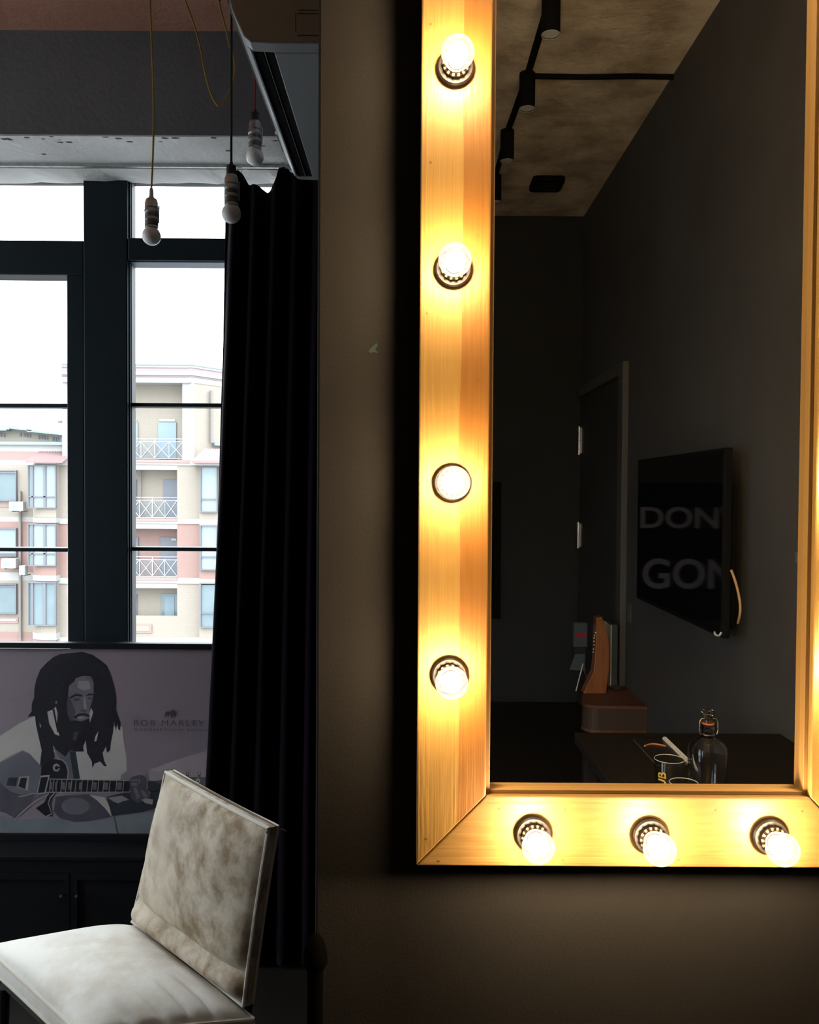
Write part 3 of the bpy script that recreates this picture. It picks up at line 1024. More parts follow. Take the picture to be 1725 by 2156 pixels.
# guitar body, hand and lower horn
pp('p_body', [(-300, 1330), (0, 1280), (110, 1230), (240, 1160), (330, 1210), (430, 1320), (520, 1290), (545, 1450), (530, 1600), (380, 1650), (300, 1720), (200, 1640), (60, 1700), (-120, 1760), (-300, 1650)])
pp('p_black', [(520, 1260), (560, 1245), (620, 1240), (670, 1260), (700, 1300), (720, 1370), (715, 1450), (520, 1455), (430, 1420), (440, 1320)])
pp('p_line', strip([(600, 1240), (660, 1253), (700, 1295), (722, 1370), (715, 1450)], 12))
pp('p_line', ell(597, 1333, 38, 42))
pp('p_black', ell(600, 1336, 22, 22, 8))
pp('p_black', [(600, 1312), (640, 1330), (640, 1342), (600, 1330)])
pp('p_line', [(432, 1418), (528, 1410), (482, 1608), (388, 1614)])
pp('p_black', [(434, 1436), (512, 1430), (472, 1594), (402, 1600)])
pp('p_line', [(208, 1428), (312, 1422), (296, 1574), (186, 1540)])
pp('p_black', [(222, 1440), (290, 1438), (268, 1560), (196, 1532)])
pp('p_dark', [(90, 1440), (185, 1436), (170, 1530), (70, 1520)])
pp('p_skin_d', [(-120, 1500), (0, 1480), (40, 1530), (130, 1590), (230, 1620), (330, 1604), (370, 1620), (330, 1690), (230, 1790), (160, 1870), (60, 1810), (-120, 1760)])
pp('p_skin_l', strip([(200, 1640), (270, 1628), (350, 1604), (375, 1608)], 14))
pp('p_black', [(380, 1760), (470, 1700), (520, 1600), (600, 1598), (556, 1640), (532, 1720), (552, 1800), (540, 1850), (480, 1840)])
pp('p_line', strip([(580, 1600), (535, 1645), (512, 1710), (535, 1775), (548, 1820), (500, 1842)], 11))
pp('p_line', strip([(150, 1890), (260, 1780), (390, 1680), (520, 1610)], 12))
pp('p_skin_d', [(590, 1640), (700, 1625), (940, 1612), (1020, 1660), (1110, 1760), (1180, 1850), (960, 1890), (800, 1905), (640, 1870), (570, 1800)])
pp('p_body', ell(800, 1740, 150, 90, 16))
pp('p_shirt', [(945, 1618), (1110, 1648), (1150, 1720), (1180, 1850), (1120, 1770), (1030, 1680)])
pp('p_teal', [(1180, 1850), (1200, 1840), (1240, 2030), (1210, 2030)])
# arm behind the neck
pp('p_dark', [(1130, 1640), (1380, 1580), (1504, 1570), (1700, 1560), (1860, 1600), (1800, 1720), (1640, 1760), (1504, 1800), (1190, 1840)])
pp('p_skin_l', [(1140, 1650), (1200, 1640), (1290, 1628), (1365, 1670), (1290, 1690), (1250, 1710), (1200, 1690)])
# neck
pp('p_black', [(520, 1452), (1378, 1470), (1880, 1478), (1880, 1590), (1378, 1590), (490, 1592)])
pp('p_line', strip([(520, 1452), (1378, 1470), (1480, 1468)], 8))
pp('p_line', strip([(490, 1592), (1378, 1590)], 8))
for i, x in enumerate((530, 565, 600, 650, 700, 755, 800, 865, 925, 975, 1040, 1095, 1160, 1230, 1305, 1378)):
    pp('p_line', strip([(x + 8, 1460), (x - 6, 1590)], 7))
for (xa, xb_) in ((535, 556), (590, 608), (662, 692), (728, 752), (842, 876), (990, 1026), (1102, 1148), (1244, 1292)):
    pp('p_skin', [(xa, 1486), (xb_, 1486), (xb_ - 4, 1564), (xa - 4, 1564)])
    pp('p_body', [(xa + 6, 1500), (xb_ - 6, 1500), (xb_ - 8, 1545), (xa + 2, 1545)])
# fretting hand and head of the guitar
O5, S5 = (240, 1460), 6.736
pp('p_skin_d', [(225, 1215), (270, 1175), (370, 1150), (430, 1160), (468, 1215), (478, 1330), (520, 1410), (520, 1470), (420, 1530), (330, 1540), (250, 1480), (230, 1400)], O5, S5)
pp('p_skin', [(250, 1260), (330, 1260), (345, 1300), (260, 1310)], O5, S5)
pp('p_skin', [(280, 1330), (320, 1330), (380, 1460), (330, 1500)], O5, S5)
pp('p_skin', [(385, 1370), (420, 1370), (500, 1450), (440, 1500)], O5, S5)
pp('p_line', strip([(240, 1225), (372, 1222), (360, 1270)], 9), O5, S5)
pp('p_line', strip([(478, 1210), (475, 1350), (520, 1410)], 9), O5, S5)
pp('p_line', [(400, 1500), (470, 1480), (560, 1500), (550, 1570), (450, 1550)], O5, S5)
pp('p_dark', [(480, 1235), (620, 1232), (840, 1180), (1480, 1180), (1480, 1345), (840, 1345), (480, 1380)], O5, S5)
for cx in (1030, 1195):
    pp('p_line', ell(cx, 1235, 33, 35), O5, S5)
    pp('p_dark', ell(cx + 2, 1237, 14, 15), O5, S5)
for cx in (885, 1050, 1215):
    pp('p_black', [(cx - 22, 1105), (cx - 12, 1105), (cx - 10, 1150), (cx + 10, 1150), (cx + 12, 1105), (cx + 22, 1105), (cx + 18, 1175), (cx - 18, 1175)], O5, S5)
# lion emblem
pp('p_ink', [(705, 322), (722, 300), (735, 262), (760, 250), (800, 252), (822, 232), (845, 226), (860, 240), (860, 265), (850, 290), (838, 300), (832, 335), (815, 338), (816, 318), (805, 300), (785, 300), (778, 335), (764, 335), (765, 305), (750, 300), (742, 335), (726, 332), (735, 305), (725, 305), (712, 325)], O5, S5)
for m_, b_ in PRINT.items():
    b_.build('printed_shape', m_, sheet)['kind'] = 'stuff'


def place_text(s, xa, xb_, ya_, yb_, m, off=0.0):
    a, b = P(xa, ya_, YP), P(xb_, yb_, YP)
    me = text_mesh(s, 1.0, m, space=1.25, offset=off)
    xs = [v.co.x for v in me.vertices]; ys = [v.co.y for v in me.vertices]
    sx, sy = (b.x - a.x) / (max(xs) - min(xs)), (a.z - b.z) / (max(ys) - min(ys))
    x0, y0 = min(xs), min(ys)
    for v in me.vertices:
        v.co = Vector((a.x + (v.co.x - x0) * sx, YP - .0045, b.z + (v.co.y - y0) * sy)) - ORIG[sheet.name]
    o = bpy.data.objects.new('lettering', me)
    C.objects.link(o)
    o.parent = sheet
    return o


place_text('BOB MARLEY', 283, 431.5, 1515, 1527.5, 'p_ink')
place_text('REDEMPTION SONG', 285, 438, 1533, 1538.5, 'p_ink')
MB().box(p0.x, p1.x, YP - .0080, YP - .0062, p1.z, p0.z).build('picture_glass', 'p_glass', po)

# ------------------------------------------------------------------ cream suede chair
def suede(name, base, stain, lo, hi, scale=9):
    m, n, b = new_mat(name)
    b.inputs['Roughness'].default_value = 0.85
    b.inputs['Specular IOR Level'].default_value = 0.2
    t = noise_node(n, scale, 5, 0.62)
    r = ramp(n, t.outputs['Fac'], [(lo, base), (hi, stain)])
    t2 = noise_node(n, 3.0, 2)
    r2 = ramp(n, t2.outputs['Fac'], [(.25, (0, 0, 0)), (.45, (1, 1, 1))])
    mixn = n.nodes.new('ShaderNodeMix'); mixn.data_type = 'RGBA'
    n.links.new(r2.outputs['Color'], mixn.inputs[0])
    mixn.inputs[6].default_value = (*base, 1)
    n.links.new(r.outputs['Color'], mixn.inputs[7])
    n.links.new(mixn.outputs[2], b.inputs['Base Color'])
    tb = noise_node(n, 14, 4, 0.6)
    bp = n.nodes.new('ShaderNodeBump')
    bp.inputs['Strength'].default_value = 0.25
    bp.inputs['Distance'].default_value = 0.012
    n.links.new(tb.outputs['Fac'], bp.inputs['Height'])
    n.links.new(bp.outputs['Normal'], b.inputs['Normal'])
    return m


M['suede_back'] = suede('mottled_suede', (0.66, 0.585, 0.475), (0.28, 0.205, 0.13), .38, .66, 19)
M['suede_seat'] = suede('cream_suede', (0.86, 0.84, 0.79), (0.66, 0.60, 0.51), .45, .75, 9)
M['piping'] = mat('pale_piping', (0.66, 0.62, 0.55), 0.8)
M['seam'] = mat('brown_seam', (0.16, 0.11, 0.08), 0.85)


def lerp4(c00, c10, c11, c01, u, v):
    return c00 * ((1 - u) * (1 - v)) + c10 * (u * (1 - v)) + c11 * (u * v) + c01 * ((1 - u) * v)


def cushion(name, cs, nrm, puff, band, m, parent, extra=None, nu=40, nv=40, back_m=None):
    c00, c10, c11, c01 = cs
    nrm = nrm.normalized()

    def soft(t):
        return max(0.0, 1 - abs(2 * t - 1) ** 2.6) ** .5

    def front(u, v):
        p = lerp4(c00, c10, c11, c01, u, v)
        h = puff * soft(u) * soft(v)
        if extra:
            h += extra(u, v) * min(1, soft(u) * 2) * min(1, soft(v) * 2)
        # edges pull in a little between the corners
        cu = (u - .5) * 2; cv = (v - .5) * 2
        cen = lerp4(c00, c10, c11, c01, .5, .5)
        pull = .018 * (abs(cu) ** 6 * (1 - cv * cv) + abs(cv) ** 6 * (1 - cu * cu))
        return p + (cen - p) * pull + nrm * h

    mb = MB()
    mb.grid(front, nu, nv)
    ring = [front(i / nu, 0) for i in range(nu)] + [front(1, j / nv) for j in range(nv)] + [front(1 - i / nu, 1) for i in range(nu)] + [front(0, 1 - j / nv) for j in range(nv)]
    n = len(ring)
    steps = 4
    vs_ = []
    cen = lerp4(c00, c10, c11, c01, .5, .5)
    for s in range(steps + 1):
        k = s / steps
        bul = 1 + .012 * math.sin(PI * k)
        for p in ring:
            vs_.append(cen + (p - cen) * bul - nrm * band * k)
    fs = [(s * n + i, (s + 1) * n + i, (s + 1) * n + (i + 1) % n, s * n + (i + 1) % n) for s in range(steps) for i in range(n)]
    fs.append(tuple(steps * n + i for i in range(n)))
    mb.add(vs_, fs)
    o = mb.build(name, m, parent, smooth=True)
    MB().tube(ring + [ring[0]], .0042, 7, caps=False).build('piping', 'piping', o, smooth=True)
    ring2 = [cen + (p - cen) * 1.0 - nrm * band for p in ring]
    MB().tube(ring2 + [ring2[0]], .0038, 7, caps=False).build('piping', 'piping', o, smooth=True)
    return o


bn, bf = P(513, 2118, 1.680), P(278, 1940, 2.046)
tn, tf = P(566, 1744, 1.668), P(349, 1626, 2.010)
chair = thing('lounge_chair', 'low cream suede side chair with piped cushions, turned from the window', 'chair', (-.6, 1.75, 0))
nb = (bf - bn).cross(tn - bn).normalized()
if nb.y > 0:
    nb = -nb


def back_extra(u, v):
    e = -.016 * math.exp(-((v - .17) / .035) ** 2) + .010 * math.exp(-((v - .08) / .05) ** 2)
    e += .003 * math.sin(9 * u + 3 * v) * math.sin(7 * v)
    e += -.004 * math.exp(-((v - .17 - .25 * u) / .03) ** 2) * u
    return e


bk = cushion('backrest', (bn, bf, tf, tn), nb, .036, .022, 'suede_back', chair, back_extra)
# dark seam on the band of the backrest
mid = [q - nb * .016 for q in (tn, tf)]
MB().tube([mid[0] + (tn - bn).normalized() * .001, mid[1] + (tf - bf).normalized() * .001], .0022, 6).build('seam', 'seam', bk)
sbn, sbf = P(527, 2140, 1.672), P(272, 1945, 2.046)
sff, sfn = P(-34, 1984, 1.915), P(172, 2172, 1.604)
for q_ in (sbn, sbf, sff, sfn):
    q_.z -= .010
for q_ in (sbn, sbf):
    q_ -= nb * .010


def seat_extra(u, v):
    # u: from near side to far side, v: from back to front
    e = .004 * math.sin(6 * u + 2) * math.sin(5 * v + 1)
    for (vc, w, l) in ((.22, .020, .30), (.36, .022, .26), (.52, .025, .22), (.70, .03, .16)):
        e -= .009 * math.exp(-((v - vc - .16 * u) / w) ** 2) * max(0, 1 - u / l)
    return e


cushion('seat', (sbn, sbf, sff, sfn), Vector((0, 0, 1)), .050, .038, 'suede_seat', chair, seat_extra, 60, 60)
# black sled base
cen = (sbn + sbf + sff + sfn) / 4
zt = cen.z - .052
q = [cen + (p - cen) * .86 for p in (sbn, sbf, sff, sfn)]
mb = MB()
mb.prism([Vector((p.x, p.y, zt - .02)) for p in q], (0, 0, .018))
mb.build('seat_frame', 'black', chair)
for p in q:
    pin = cen + (p - cen) * .97
    mb = MB().tube([(pin.x, pin.y, zt - .02), (p.x, p.y, 0.0)], [.013, .010], 10)
    mb.build('leg', 'black', chair, smooth=True)
for (a, b) in ((tn, bn), (tf, bf)):
    mb = MB()
    w = (tf - tn).normalized() * (.06 if a is tn else -.06)
    mb.tube([a + w - nb * .040 - Vector((0, 0, .06)), b + w - nb * .040 - Vector((0, 0, .09)), Vector((b.x, b.y, zt - .012)) + w - nb * .0], .009, 8)
    mb.build('back_support', 'black', chair, smooth=True)
th = P(590, 1745, 1.69)
MB().tube([th, th + Vector((.006, 0, -.001)), th + Vector((.013, 0, -.005))], .0008, 5).build('loose_thread', 'p_shirt', chair)

# ------------------------------------------------------------------ capped pole at the wall edge
px = P(664, 2000, 1.21).x
zt = P(664, 1963, 1.21).z
M['pole_black'] = mat('pole_black_rubber', (0.0018, 0.0018, 0.002), 0.9, spec=0.0)
pole = thing('capped_pole', 'black pole with a rounded cap standing at the edge of the mirror wall', 'pole', (px, 1.21, 0))
zb_ = P(690, 2034, 1.21).z
MB().tube([(px, 1.21, 0), (px, 1.21, zb_)], .0115, 16).build('post', 'pole_black', pole, smooth=True)
hh = zt - zb_
MB().lathe([(0, zb_ - .002), (.014, zb_ - .002), (.0175, zb_ + .004), (.0175, zb_ + hh * .3), (.0155, zb_ + hh * .55), (.011, zb_ + hh * .78), (.005, zb_ + hh * .95), (0, zt)], (px, 1.21, 0), 'z', 20).build('cap', 'pole_black', pole, smooth=True)
MB().lathe([(.055, 0), (.055, .008), (.02, .014), (.0118, .02)], (px, 1.21 - .03, 0), 'z', 20).build('foot', 'pole_black', pole)

# ------------------------------------------------------------------ the room behind the camera (seen in the mirror)
# cylinder spotlights on the ceiling
SPD = [3.115, 3.71, 4.29, 4.89, 2.50]
SPX = [1160, 1110, 1068, 1043, None]
SPY = [68, 236, 343, 425, None]
XSP = mir(1110, 200, 3.71).x
SPOS = {}
lens_m = mat('frosted_lens', (0.55, 0.54, 0.5), 0.35)
M['spot_lens'] = lens_m
names = ['black ceiling spotlight nearest the mirror, reflected at its top edge', 'second black ceiling spotlight reflected, where the side conduit meets', 'third black ceiling spotlight reflected in the mirror', 'farthest black ceiling spotlight, reflected beside the frame', 'black ceiling spotlight above the camera, before the reflected row']
for i, D in enumerate(SPD):
    X = XSP if SPX[i] is None else mir(SPX[i], SPY[i], D).x
    y = 2 * Y_GLASS - D
    L = .15
    SPOS[D] = (X, y)
    s = thing('ceiling_spotlight', names[i], 'spotlight', (X, y, Z_CEIL - L), 'cylinder spotlights on the concrete ceiling')
    zc_ = Z_CEIL
    MB().lathe([(.030, zc_ - L + .006), (.034, zc_ - L), (.034, zc_), (0, zc_)], (X, y, 0), 'z', 24).build('housing', 'black_matt', s, smooth=True)
    MB().lathe([(.0315, zc_ - L - .0005), (.0335, zc_ - L - .0015), (.034, zc_ - L + .0005)], (X, y, 0), 'z', 24, caps=False).build('ring', 'spot_lens', s)
    MB().lathe([(0, zc_ - L + .002), (.0305, zc_ - L + .002), (.0305, zc_ - L + .005), (0, zc_ - L + .005)], (X, y, 0), 'z', 24).build('lens', 'spot_lens', s)
SPD2 = sorted(SPD)
for a, b in zip(SPD2[:-1], SPD2[1:]):
    ya_, yb_ = 2 * Y_GLASS - a - .034, 2 * Y_GLASS - b + .034
    xa_, xb_ = SPOS[a][0], SPOS[b][0]
    o = MB().prism([(xa_ - .013, ya_, Z_CEIL), (xa_ + .013, ya_, Z_CEIL), (xb_ + .013, yb_, Z_CEIL), (xb_ - .013, yb_, Z_CEIL)], (0, 0, -.022)).build('conduit', 'black_matt', bevel=.003)
    tag(o, ['black ceiling conduit above the camera to the reflected row', 'black ceiling conduit between first and second reflected spotlights', 'black ceiling conduit between second and third reflected spotlights', 'black ceiling conduit between third and farthest reflected spotlights'][SPD2.index(a)], 'conduit', 'conduits on the concrete ceiling')
y2 = 2 * Y_GLASS - 3.71
o = MB().tube([(SPOS[3.71][0] + .034, y2, Z_CEIL - .012), (.75, y2 - .004, Z_CEIL - .012), (.95, y2 + .006, Z_CEIL - .012), (X_R, y2 + .002, Z_CEIL - .012)], .012, 8).build('conduit', 'black_matt', smooth=True)
tag(o, 'thin dark conduit running sideways across the ceiling to the wall', 'conduit', 'conduits on the concrete ceiling')
a, b = mir(1120, 375, 4.95), mir(1187, 400, 4.95)
ym = 2 * Y_GLASS - 4.98
mb = MB()
r = .03
x0, x1 = min(a.x, b.x), max(a.x, b.x)
out = []
for (cx, cyy, a0) in ((x1 - r, ym + .1 - r, 0), (x0 + r, ym + .1 - r, 90), (x0 + r, ym - .1 + r, 180), (x1 - r, ym - .1 + r, 270)):
    for k in range(5):
        an = math.radians(a0 + k * 22.5)
        out.append((cx + r * math.cos(an), cyy + r * math.sin(an), Z_CEIL))
mb.prism(out, (0, 0, -.03))
cv = thing('ceiling_box', 'flat black rounded box on the ceiling behind the spotlights', 'ceiling box', ((x0 + x1) / 2, ym, Z_CEIL - .03))
mb.build('cover', 'black_matt', cv, bevel=.004)
mb = MB()
for k in range(4):
    mb.box(x0 + .03, x1 - .03, ym - .06 + k * .035, ym - .05 + k * .035, Z_CEIL - .0325, Z_CEIL - .0295)
mb.build('grille', 'black', cv)

# television on the right wall
XT = 1.02
ty0, ty1, tz0, tz1 = 2 * Y_GLASS - 3.83, 2 * Y_GLASS - 2.777, .908, 1.53
tv = thing('television', 'black flat television on the side wall, seen reflected in the mirror', 'television', (XT + .03, (ty0 + ty1) / 2, tz0))
M['screen'] = mat('glossy_screen', (0.0025, 0.003, 0.0045), 0.04, spec=1.0)
M['screen'].node_tree.nodes['Principled BSDF'].inputs['IOR'].default_value = 1.75
MB().box(XT + .004, XT + .03, ty0, ty1, tz0, tz1).build('casing', 'black_matt', tv, bevel=.004)
MB().box(XT + .002, XT + .006, ty0 + .010, ty1 - .010, tz0 + .018, tz1 - .010).build('screen', 'screen', tv)
MB().box(XT + .03, XT + .062, ty0 + .14, ty1 - .03, tz0 + .03, tz1 - .12).build('rear_housing', 'black_matt', tv, bevel=.01)
MB().box(XT + .062, X_R, (ty0 + ty1) / 2 - .12, (ty0 + ty1) / 2 + .12, tz0 + .16, tz1 - .2).build('wall_mount', 'black_matt', tv)
M['cable_tan'] = mat('tan_cable', (0.62, 0.38, 0.2), 0.5)
cab = catmull([mir(1540, 1200, 2.75), mir(1548, 1222, 2.75), mir(1555, 1248, 2.75), mir(1559, 1275, 2.75), mir(1558, 1296, 2.76), mir(1554, 1312, 2.80)])
MB().tube(cab, .0042, 7).build('cable', 'cable_tan', tv, smooth=True)
hkc = catmull([mir(1519, 1331, 2.78), mir(1516, 1337, 2.78), mir(1510, 1338, 2.78), mir(1506, 1335, 2.78), mir(1505, 1331, 2.79)])
MB().tube(hkc, .0035, 7).build('cable_loop', 'grey_plastic', tv, smooth=True)

# lettered sign on the back wall; it shows as a reflection in the television
sg = thing('lettered_sign', 'black board with big grey letters, showing only as a reflection in the television', 'sign', (.2, Y_BACK + .02, .55))
MB().box(-.35, .60, Y_BACK + .001, Y_BACK + .02, .55, 1.45).build('sign_board', 'black_matt', sg, bevel=.003)
M['letter'] = mat('pale_letter_paint', (0.22, 0.23, 0.28), 0.6)


def sign_text(s, xl, xr, zc_, h):
    me = text_mesh(s, 1.0, 'letter', extrude=.004, offset=.018)
    xs = [v.co.x for v in me.vertices]; ys = [v.co.y for v in me.vertices]
    x0, x1_, y0, y1_ = min(xs), max(xs), min(ys), max(ys)
    for v in me.vertices:
        k = (v.co.x - x0) / (x1_ - x0)
        v.co = Vector((xl + (xr - xl) * k, Y_BACK + .0235 + v.co.z, zc_ + (v.co.y - (y0 + y1_) / 2) * h / (y1_ - y0))) - ORIG[sg.name]
    me.flip_normals()
    o = bpy.data.objects.new('lettering', me)
    C.objects.link(o)
    o.parent = sg


sign_text("DON'T", .535, -.17, 1.225, .146)
sign_text('GON', .516, -.095, .855, .198)

# tilted frame on the right wall, beside the mirror's right edge
D0 = 2.385
y0 = 2 * Y_GLASS - D0
tp, bt = mir(1700, 1000, D0), mir(1676, 1184, D0)
fr = thing('wall_frame', 'black frame tilted off the side wall, a sliver at the right of the reflection', 'picture', (X_R - .02, y0 + .15, bt.z))
for (n_, m_, dy0, dy1, dx0, dx1) in (('frame_panel', 'black_matt', 0, .30, .0, .010),):
    mb = MB()
    mb.prism([(X_R - .004 - dx1, y0 + dy0, tp.z), (X_R - .004, y0 + dy0, tp.z), (bt.x + .012, y0 + dy0, bt.z), (bt.x, y0 + dy0, bt.z)], (0, dy1, 0))
    mb.build(n_, m_, fr, bevel=.002)
MB().box(bt.x - .002, bt.x + .013, y0 - .001, y0 + .012, bt.z - .001, bt.z + .028).build('corner_plate', 'metal_dark', fr)
MB().box(X_R - .016, X_R, y0 + .14, y0 + .16, tp.z - .03, tp.z - .01).build('wall_hook', 'metal_dark', fr)

# low wooden wall shelf and what stands on it
DS = 3.98
sx0 = mir(1231, 1500, DS).x
sz1, sz0 = mir(1368, 1487, DS).z, mir(1368, 1545, DS).z
sy1 = 2 * Y_GLASS - DS
sy0 = sy1 - .56
sh = thing('wall_shelf', 'low brown wooden wall shelf with a rounded corner, reflected near the floor', 'shelf', ((sx0 + X_R) / 2, sy1 - .5, sz0))
M['walnut'] = mat('walnut_veneer', (0.10, 0.040, 0.020), 0.55, col2=(0.14, 0.060, 0.031), scale=6, mapping=(8, 1, 8), detail=6)
M['walnut_dark'] = mat('brown_fascia', (0.060, 0.034, 0.024), 0.6)


def shelf_outline(z, inset=0.0):
    r_ = .075
    pts = [(X_R - .001, sy0, z), (X_R - .001, sy1 - inset, z)]
    cx, cyy = sx0 + inset + r_, sy1 - inset - r_
    for k in range(9):
        an = math.radians(90 + k * 90 / 8)
        pts.append((cx + r_ * math.cos(an), cyy + r_ * math.sin(an), z))
    pts.append((sx0 + inset + .115, sy0, z))
    return pts


MB().prism(shelf_outline(sz1 - .016), (0, 0, .016)).build('top_board', 'walnut', sh, bevel=.0015)
MB().prism(shelf_outline(sz0), (0, 0, .016)).build('bottom_board', 'walnut', sh, bevel=.0015)
MB().prism(shelf_outline(sz0 + .016, .004), (0, 0, sz1 - sz0 - .032)).build('fascia', 'walnut_dark', sh)
# bent wooden piece: flat foot, bellied upright
M['orange_wood'] = mat('orange_varnished_wood', (0.21, 0.062, 0.014), 0.4, col2=(0.28, 0.095, 0.024), scale=5, mapping=(10, 10, .8), detail=6)
DB = 4.22
prof_px = [(1229, 1465, 1277, 1465), (1240, 1440, 1279, 1440), (1250, 1420, 1283, 1415), (1253, 1395, 1284, 1390), (1254, 1370, 1283, 1365), (1255, 1345, 1280, 1340), (1256, 1325, 1275, 1320), (1256, 1305, 1268, 1303)]
mb = MB()
Lp, Rp = [], []
for i, (xa, ya_, xb_, yb_) in enumerate(prof_px):
    dd = DB + .05 * i / 7
    Lp.append(mir(xa, ya_, dd)); Rp.append(mir(xb_, yb_, dd))
dz = (sz1 + .0008) - min(Lp[0].z, Rp[0].z)
for k in Lp + Rp:
    k.z += dz
Lp[0].z = Rp[0].z = sz1 + .0008
vs_, fs = [], []
for a, b in zip(Lp, Rp):
    vs_ += [a, b, b + Vector((0, -.07, 0)), a + Vector((0, -.07, 0))]
nL = len(Lp)
for i in range(nL - 1):
    for k in range(4):
        k2 = (k + 1) % 4
        fs.append((i * 4 + k, i * 4 + k2, (i + 1) * 4 + k2, (i + 1) * 4 + k))
fs += [(3, 2, 1, 0), tuple((nL - 1) * 4 + k for k in range(4))]
bw = thing('bent_wood_piece', 'curved orange varnished wooden piece standing on the low shelf', 'ornament', ((Lp[0].x + Rp[0].x) / 2, Lp[0].y, sz1))
mb.add(vs_, fs)
mb.build('upright', 'orange_wood', bw, bevel=.003)
M['pale_bead'] = mat('pale_bead', (0.75, 0.65, 0.4), 0.35)
bead_me = MB().lathe([(.004 * math.sin(PI * k / 6), -.004 * math.cos(PI * k / 6)) for k in range(7)], (0, 0, 0), 'z', 8).mesh('bead', 'pale_bead', smooth=True)
for (x, y) in ((1254.5, 1332), (1252, 1338), (1251, 1343.5), (1251, 1350), (1251, 1358), (1250, 1367), (1249.5, 1373)):
    inst('bead', bead_me, mir(x, y, DB - .002), bw)
# pale tall book, box with a red stripe, white stick, small dish
M['book_blue'] = mat('pale_blue_cover', (0.06, 0.082, 0.10), 0.3)
M['paper'] = mat('paper_edge', (0.75, 0.75, 0.72), 0.6)
M['red'] = mat('red_stripe', (0.25, 0.02, 0.035), 0.4)
a, b = mir(1287, 1315, 4.35), mir(1300, 1440, 4.35)
bkk = thing('upright_book', 'tall pale blue book standing behind the orange wood on the shelf', 'book', ((a.x + b.x) / 2, a.y, sz1))
zt = a.z
MB().box(a.x, b.x, a.y - .16, a.y, sz1 + .0005, zt).build('cover', 'book_blue', bkk, bevel=.002)
MB().box(a.x - .001, a.x + .004, a.y - .15, a.y + .001, sz1 + .004, zt - .003).build('page_block', 'paper', bkk)
a, b = mir(1209, 1312, 4.44), mir(1237, 1362, 4.44)
pk = thing('striped_packet', 'grey packet with a red stripe held on a dark stand on the shelf', 'packet', ((a.x + b.x) / 2, a.y, sz1))
MB().box(a.x, b.x, a.y - .04, a.y, b.z, a.z).build('packet_body', 'book_blue', pk, bevel=.002)
zr = a.z - (a.z - b.z) * .5
MB().box(a.x + .004, b.x - .002, a.y - .001, a.y + .001, zr - .012, zr + .012).build('stripe', 'red', pk)
MB().box(a.x + .004, b.x - .006, a.y - .036, a.y - .004, b.z - .07, b.z).build('stand_head', 'black', pk)
MB().tube([((a.x + b.x) / 2 + .05, a.y - .02, sz1), ((a.x + b.x) / 2, a.y - .02, b.z - .065)], .012, 10).build('stand_post', 'black', pk)
MB().lathe([(.035, .0006), (.035, .01), (.02, .016), (.012, .02)], ((a.x + b.x) / 2 + .05, a.y - .02, sz1), 'z', 16).build('stand_foot', 'black', pk)
pa = [mir(1211, 1378, 4.43), mir(1232, 1376, 4.43), mir(1232, 1412, 4.43), mir(1199, 1410, 4.43)]
MB().prism(pa, (0, .002, 0)).build('paper_tag', 'book_blue', pk)
MB().tube([mir(1228, 1397, 4.42), mir(1213, 1455, 4.42)], .0028, 6).build('white_rod', 'paper', pk)
c = mir(1291, 1438, 4.40)
MB_d = MB().lathe([(0, .0), (.02, .0), (.034, .010), (.036, .016), (.032, .012), (.018, .004), (0, .004)], (c.x, c.y + .09, sz1 + .0006), 'z', 20)
tag(MB_d.build('small_dish', 'metal', smooth=True), 'small shiny metal dish on the low wooden shelf', 'dish')
# light switch on the wall by the door
a, b = mir(1305, 1263, 4.44), mir(1318, 1303, 4.44)
sw = thing('light_switch', 'grey light switch plate by the door casing, reflected', 'switch', (X_R, a.y + .10, b.z))
MB().box(X_R - .008, X_R, a.y + .075, a.y + .155, b.z, a.z).build('plate', 'casing', sw, bevel=.002)
MB().box(X_R - .012, X_R - .008, a.y + .095, a.y + .135, b.z + .02, a.z - .02).build('rocker', 'casing', sw, bevel=.002)

# side table by the right wall with bottle, glasses and notebook
ZT = .66
M['table_brown'] = mat('dark_brown_table', (0.013, 0.0105, 0.0095), 0.55, col2=(0.017, 0.0135, 0.012), scale=3, mapping=(8, 1, 1), spec=0.2)
tb = thing('side_table', 'dark table along the side wall, reflected at the mirror\'s lower edge', 'table', (.81, .45, 0))
MB().box(.50, X_R - .002, -.10, .98, ZT - .03, ZT).build('table_top', 'table_brown', tb, bevel=.002)
for (x, y) in ((.54, -.06), (.54, .94), (1.08, -.06), (1.08, .94)):
    MB().box(x - .02, x + .02, y - .02, y + .02, 0, ZT - .03).build('leg', 'table_brown', tb, bevel=.002)
MB().box(.55, 1.07, -.05, -.03, ZT - .09, ZT - .03).build('apron', 'table_brown', tb)
MB().box(.55, 1.07, .91, .93, ZT - .09, ZT - .03).build('apron', 'table_brown', tb)
M['clear'], n_, b_ = new_mat('clear_glass')
b_.inputs['Transmission Weight'].default_value = 1.0
b_.inputs['Roughness'].default_value = 0.0
b_.inputs['IOR'].default_value = 1.5
M['thin_clear'] = clear_mat('thin_tumbler_glass', (0.93, 0.94, 0.93), 0.06, 0.02, fres=True)
M['wire'] = mat('wire_bail', (0.75, 0.72, 0.66), 0.25, 1.0)
M['rim_glint'] = mat('painted_rim_glint', (0.5, 0.5, 0.48), 0.2)  # opaque pale ring, paints the glint along the glass edge
M['rubber'] = mat('orange_rubber', (0.45, 0.16, 0.06), 0.5)
M['gold_print'] = mat('yellow_print', (0.55, 0.38, 0.06), 0.4)
DBt = 1.98
c = mir(1489, 1690, DBt)
bt_ = thing('swing_top_bottle', 'clear swing-top glass bottle with wire bail on the dark table', 'bottle', (c.x, c.y, ZT))
e = .0006
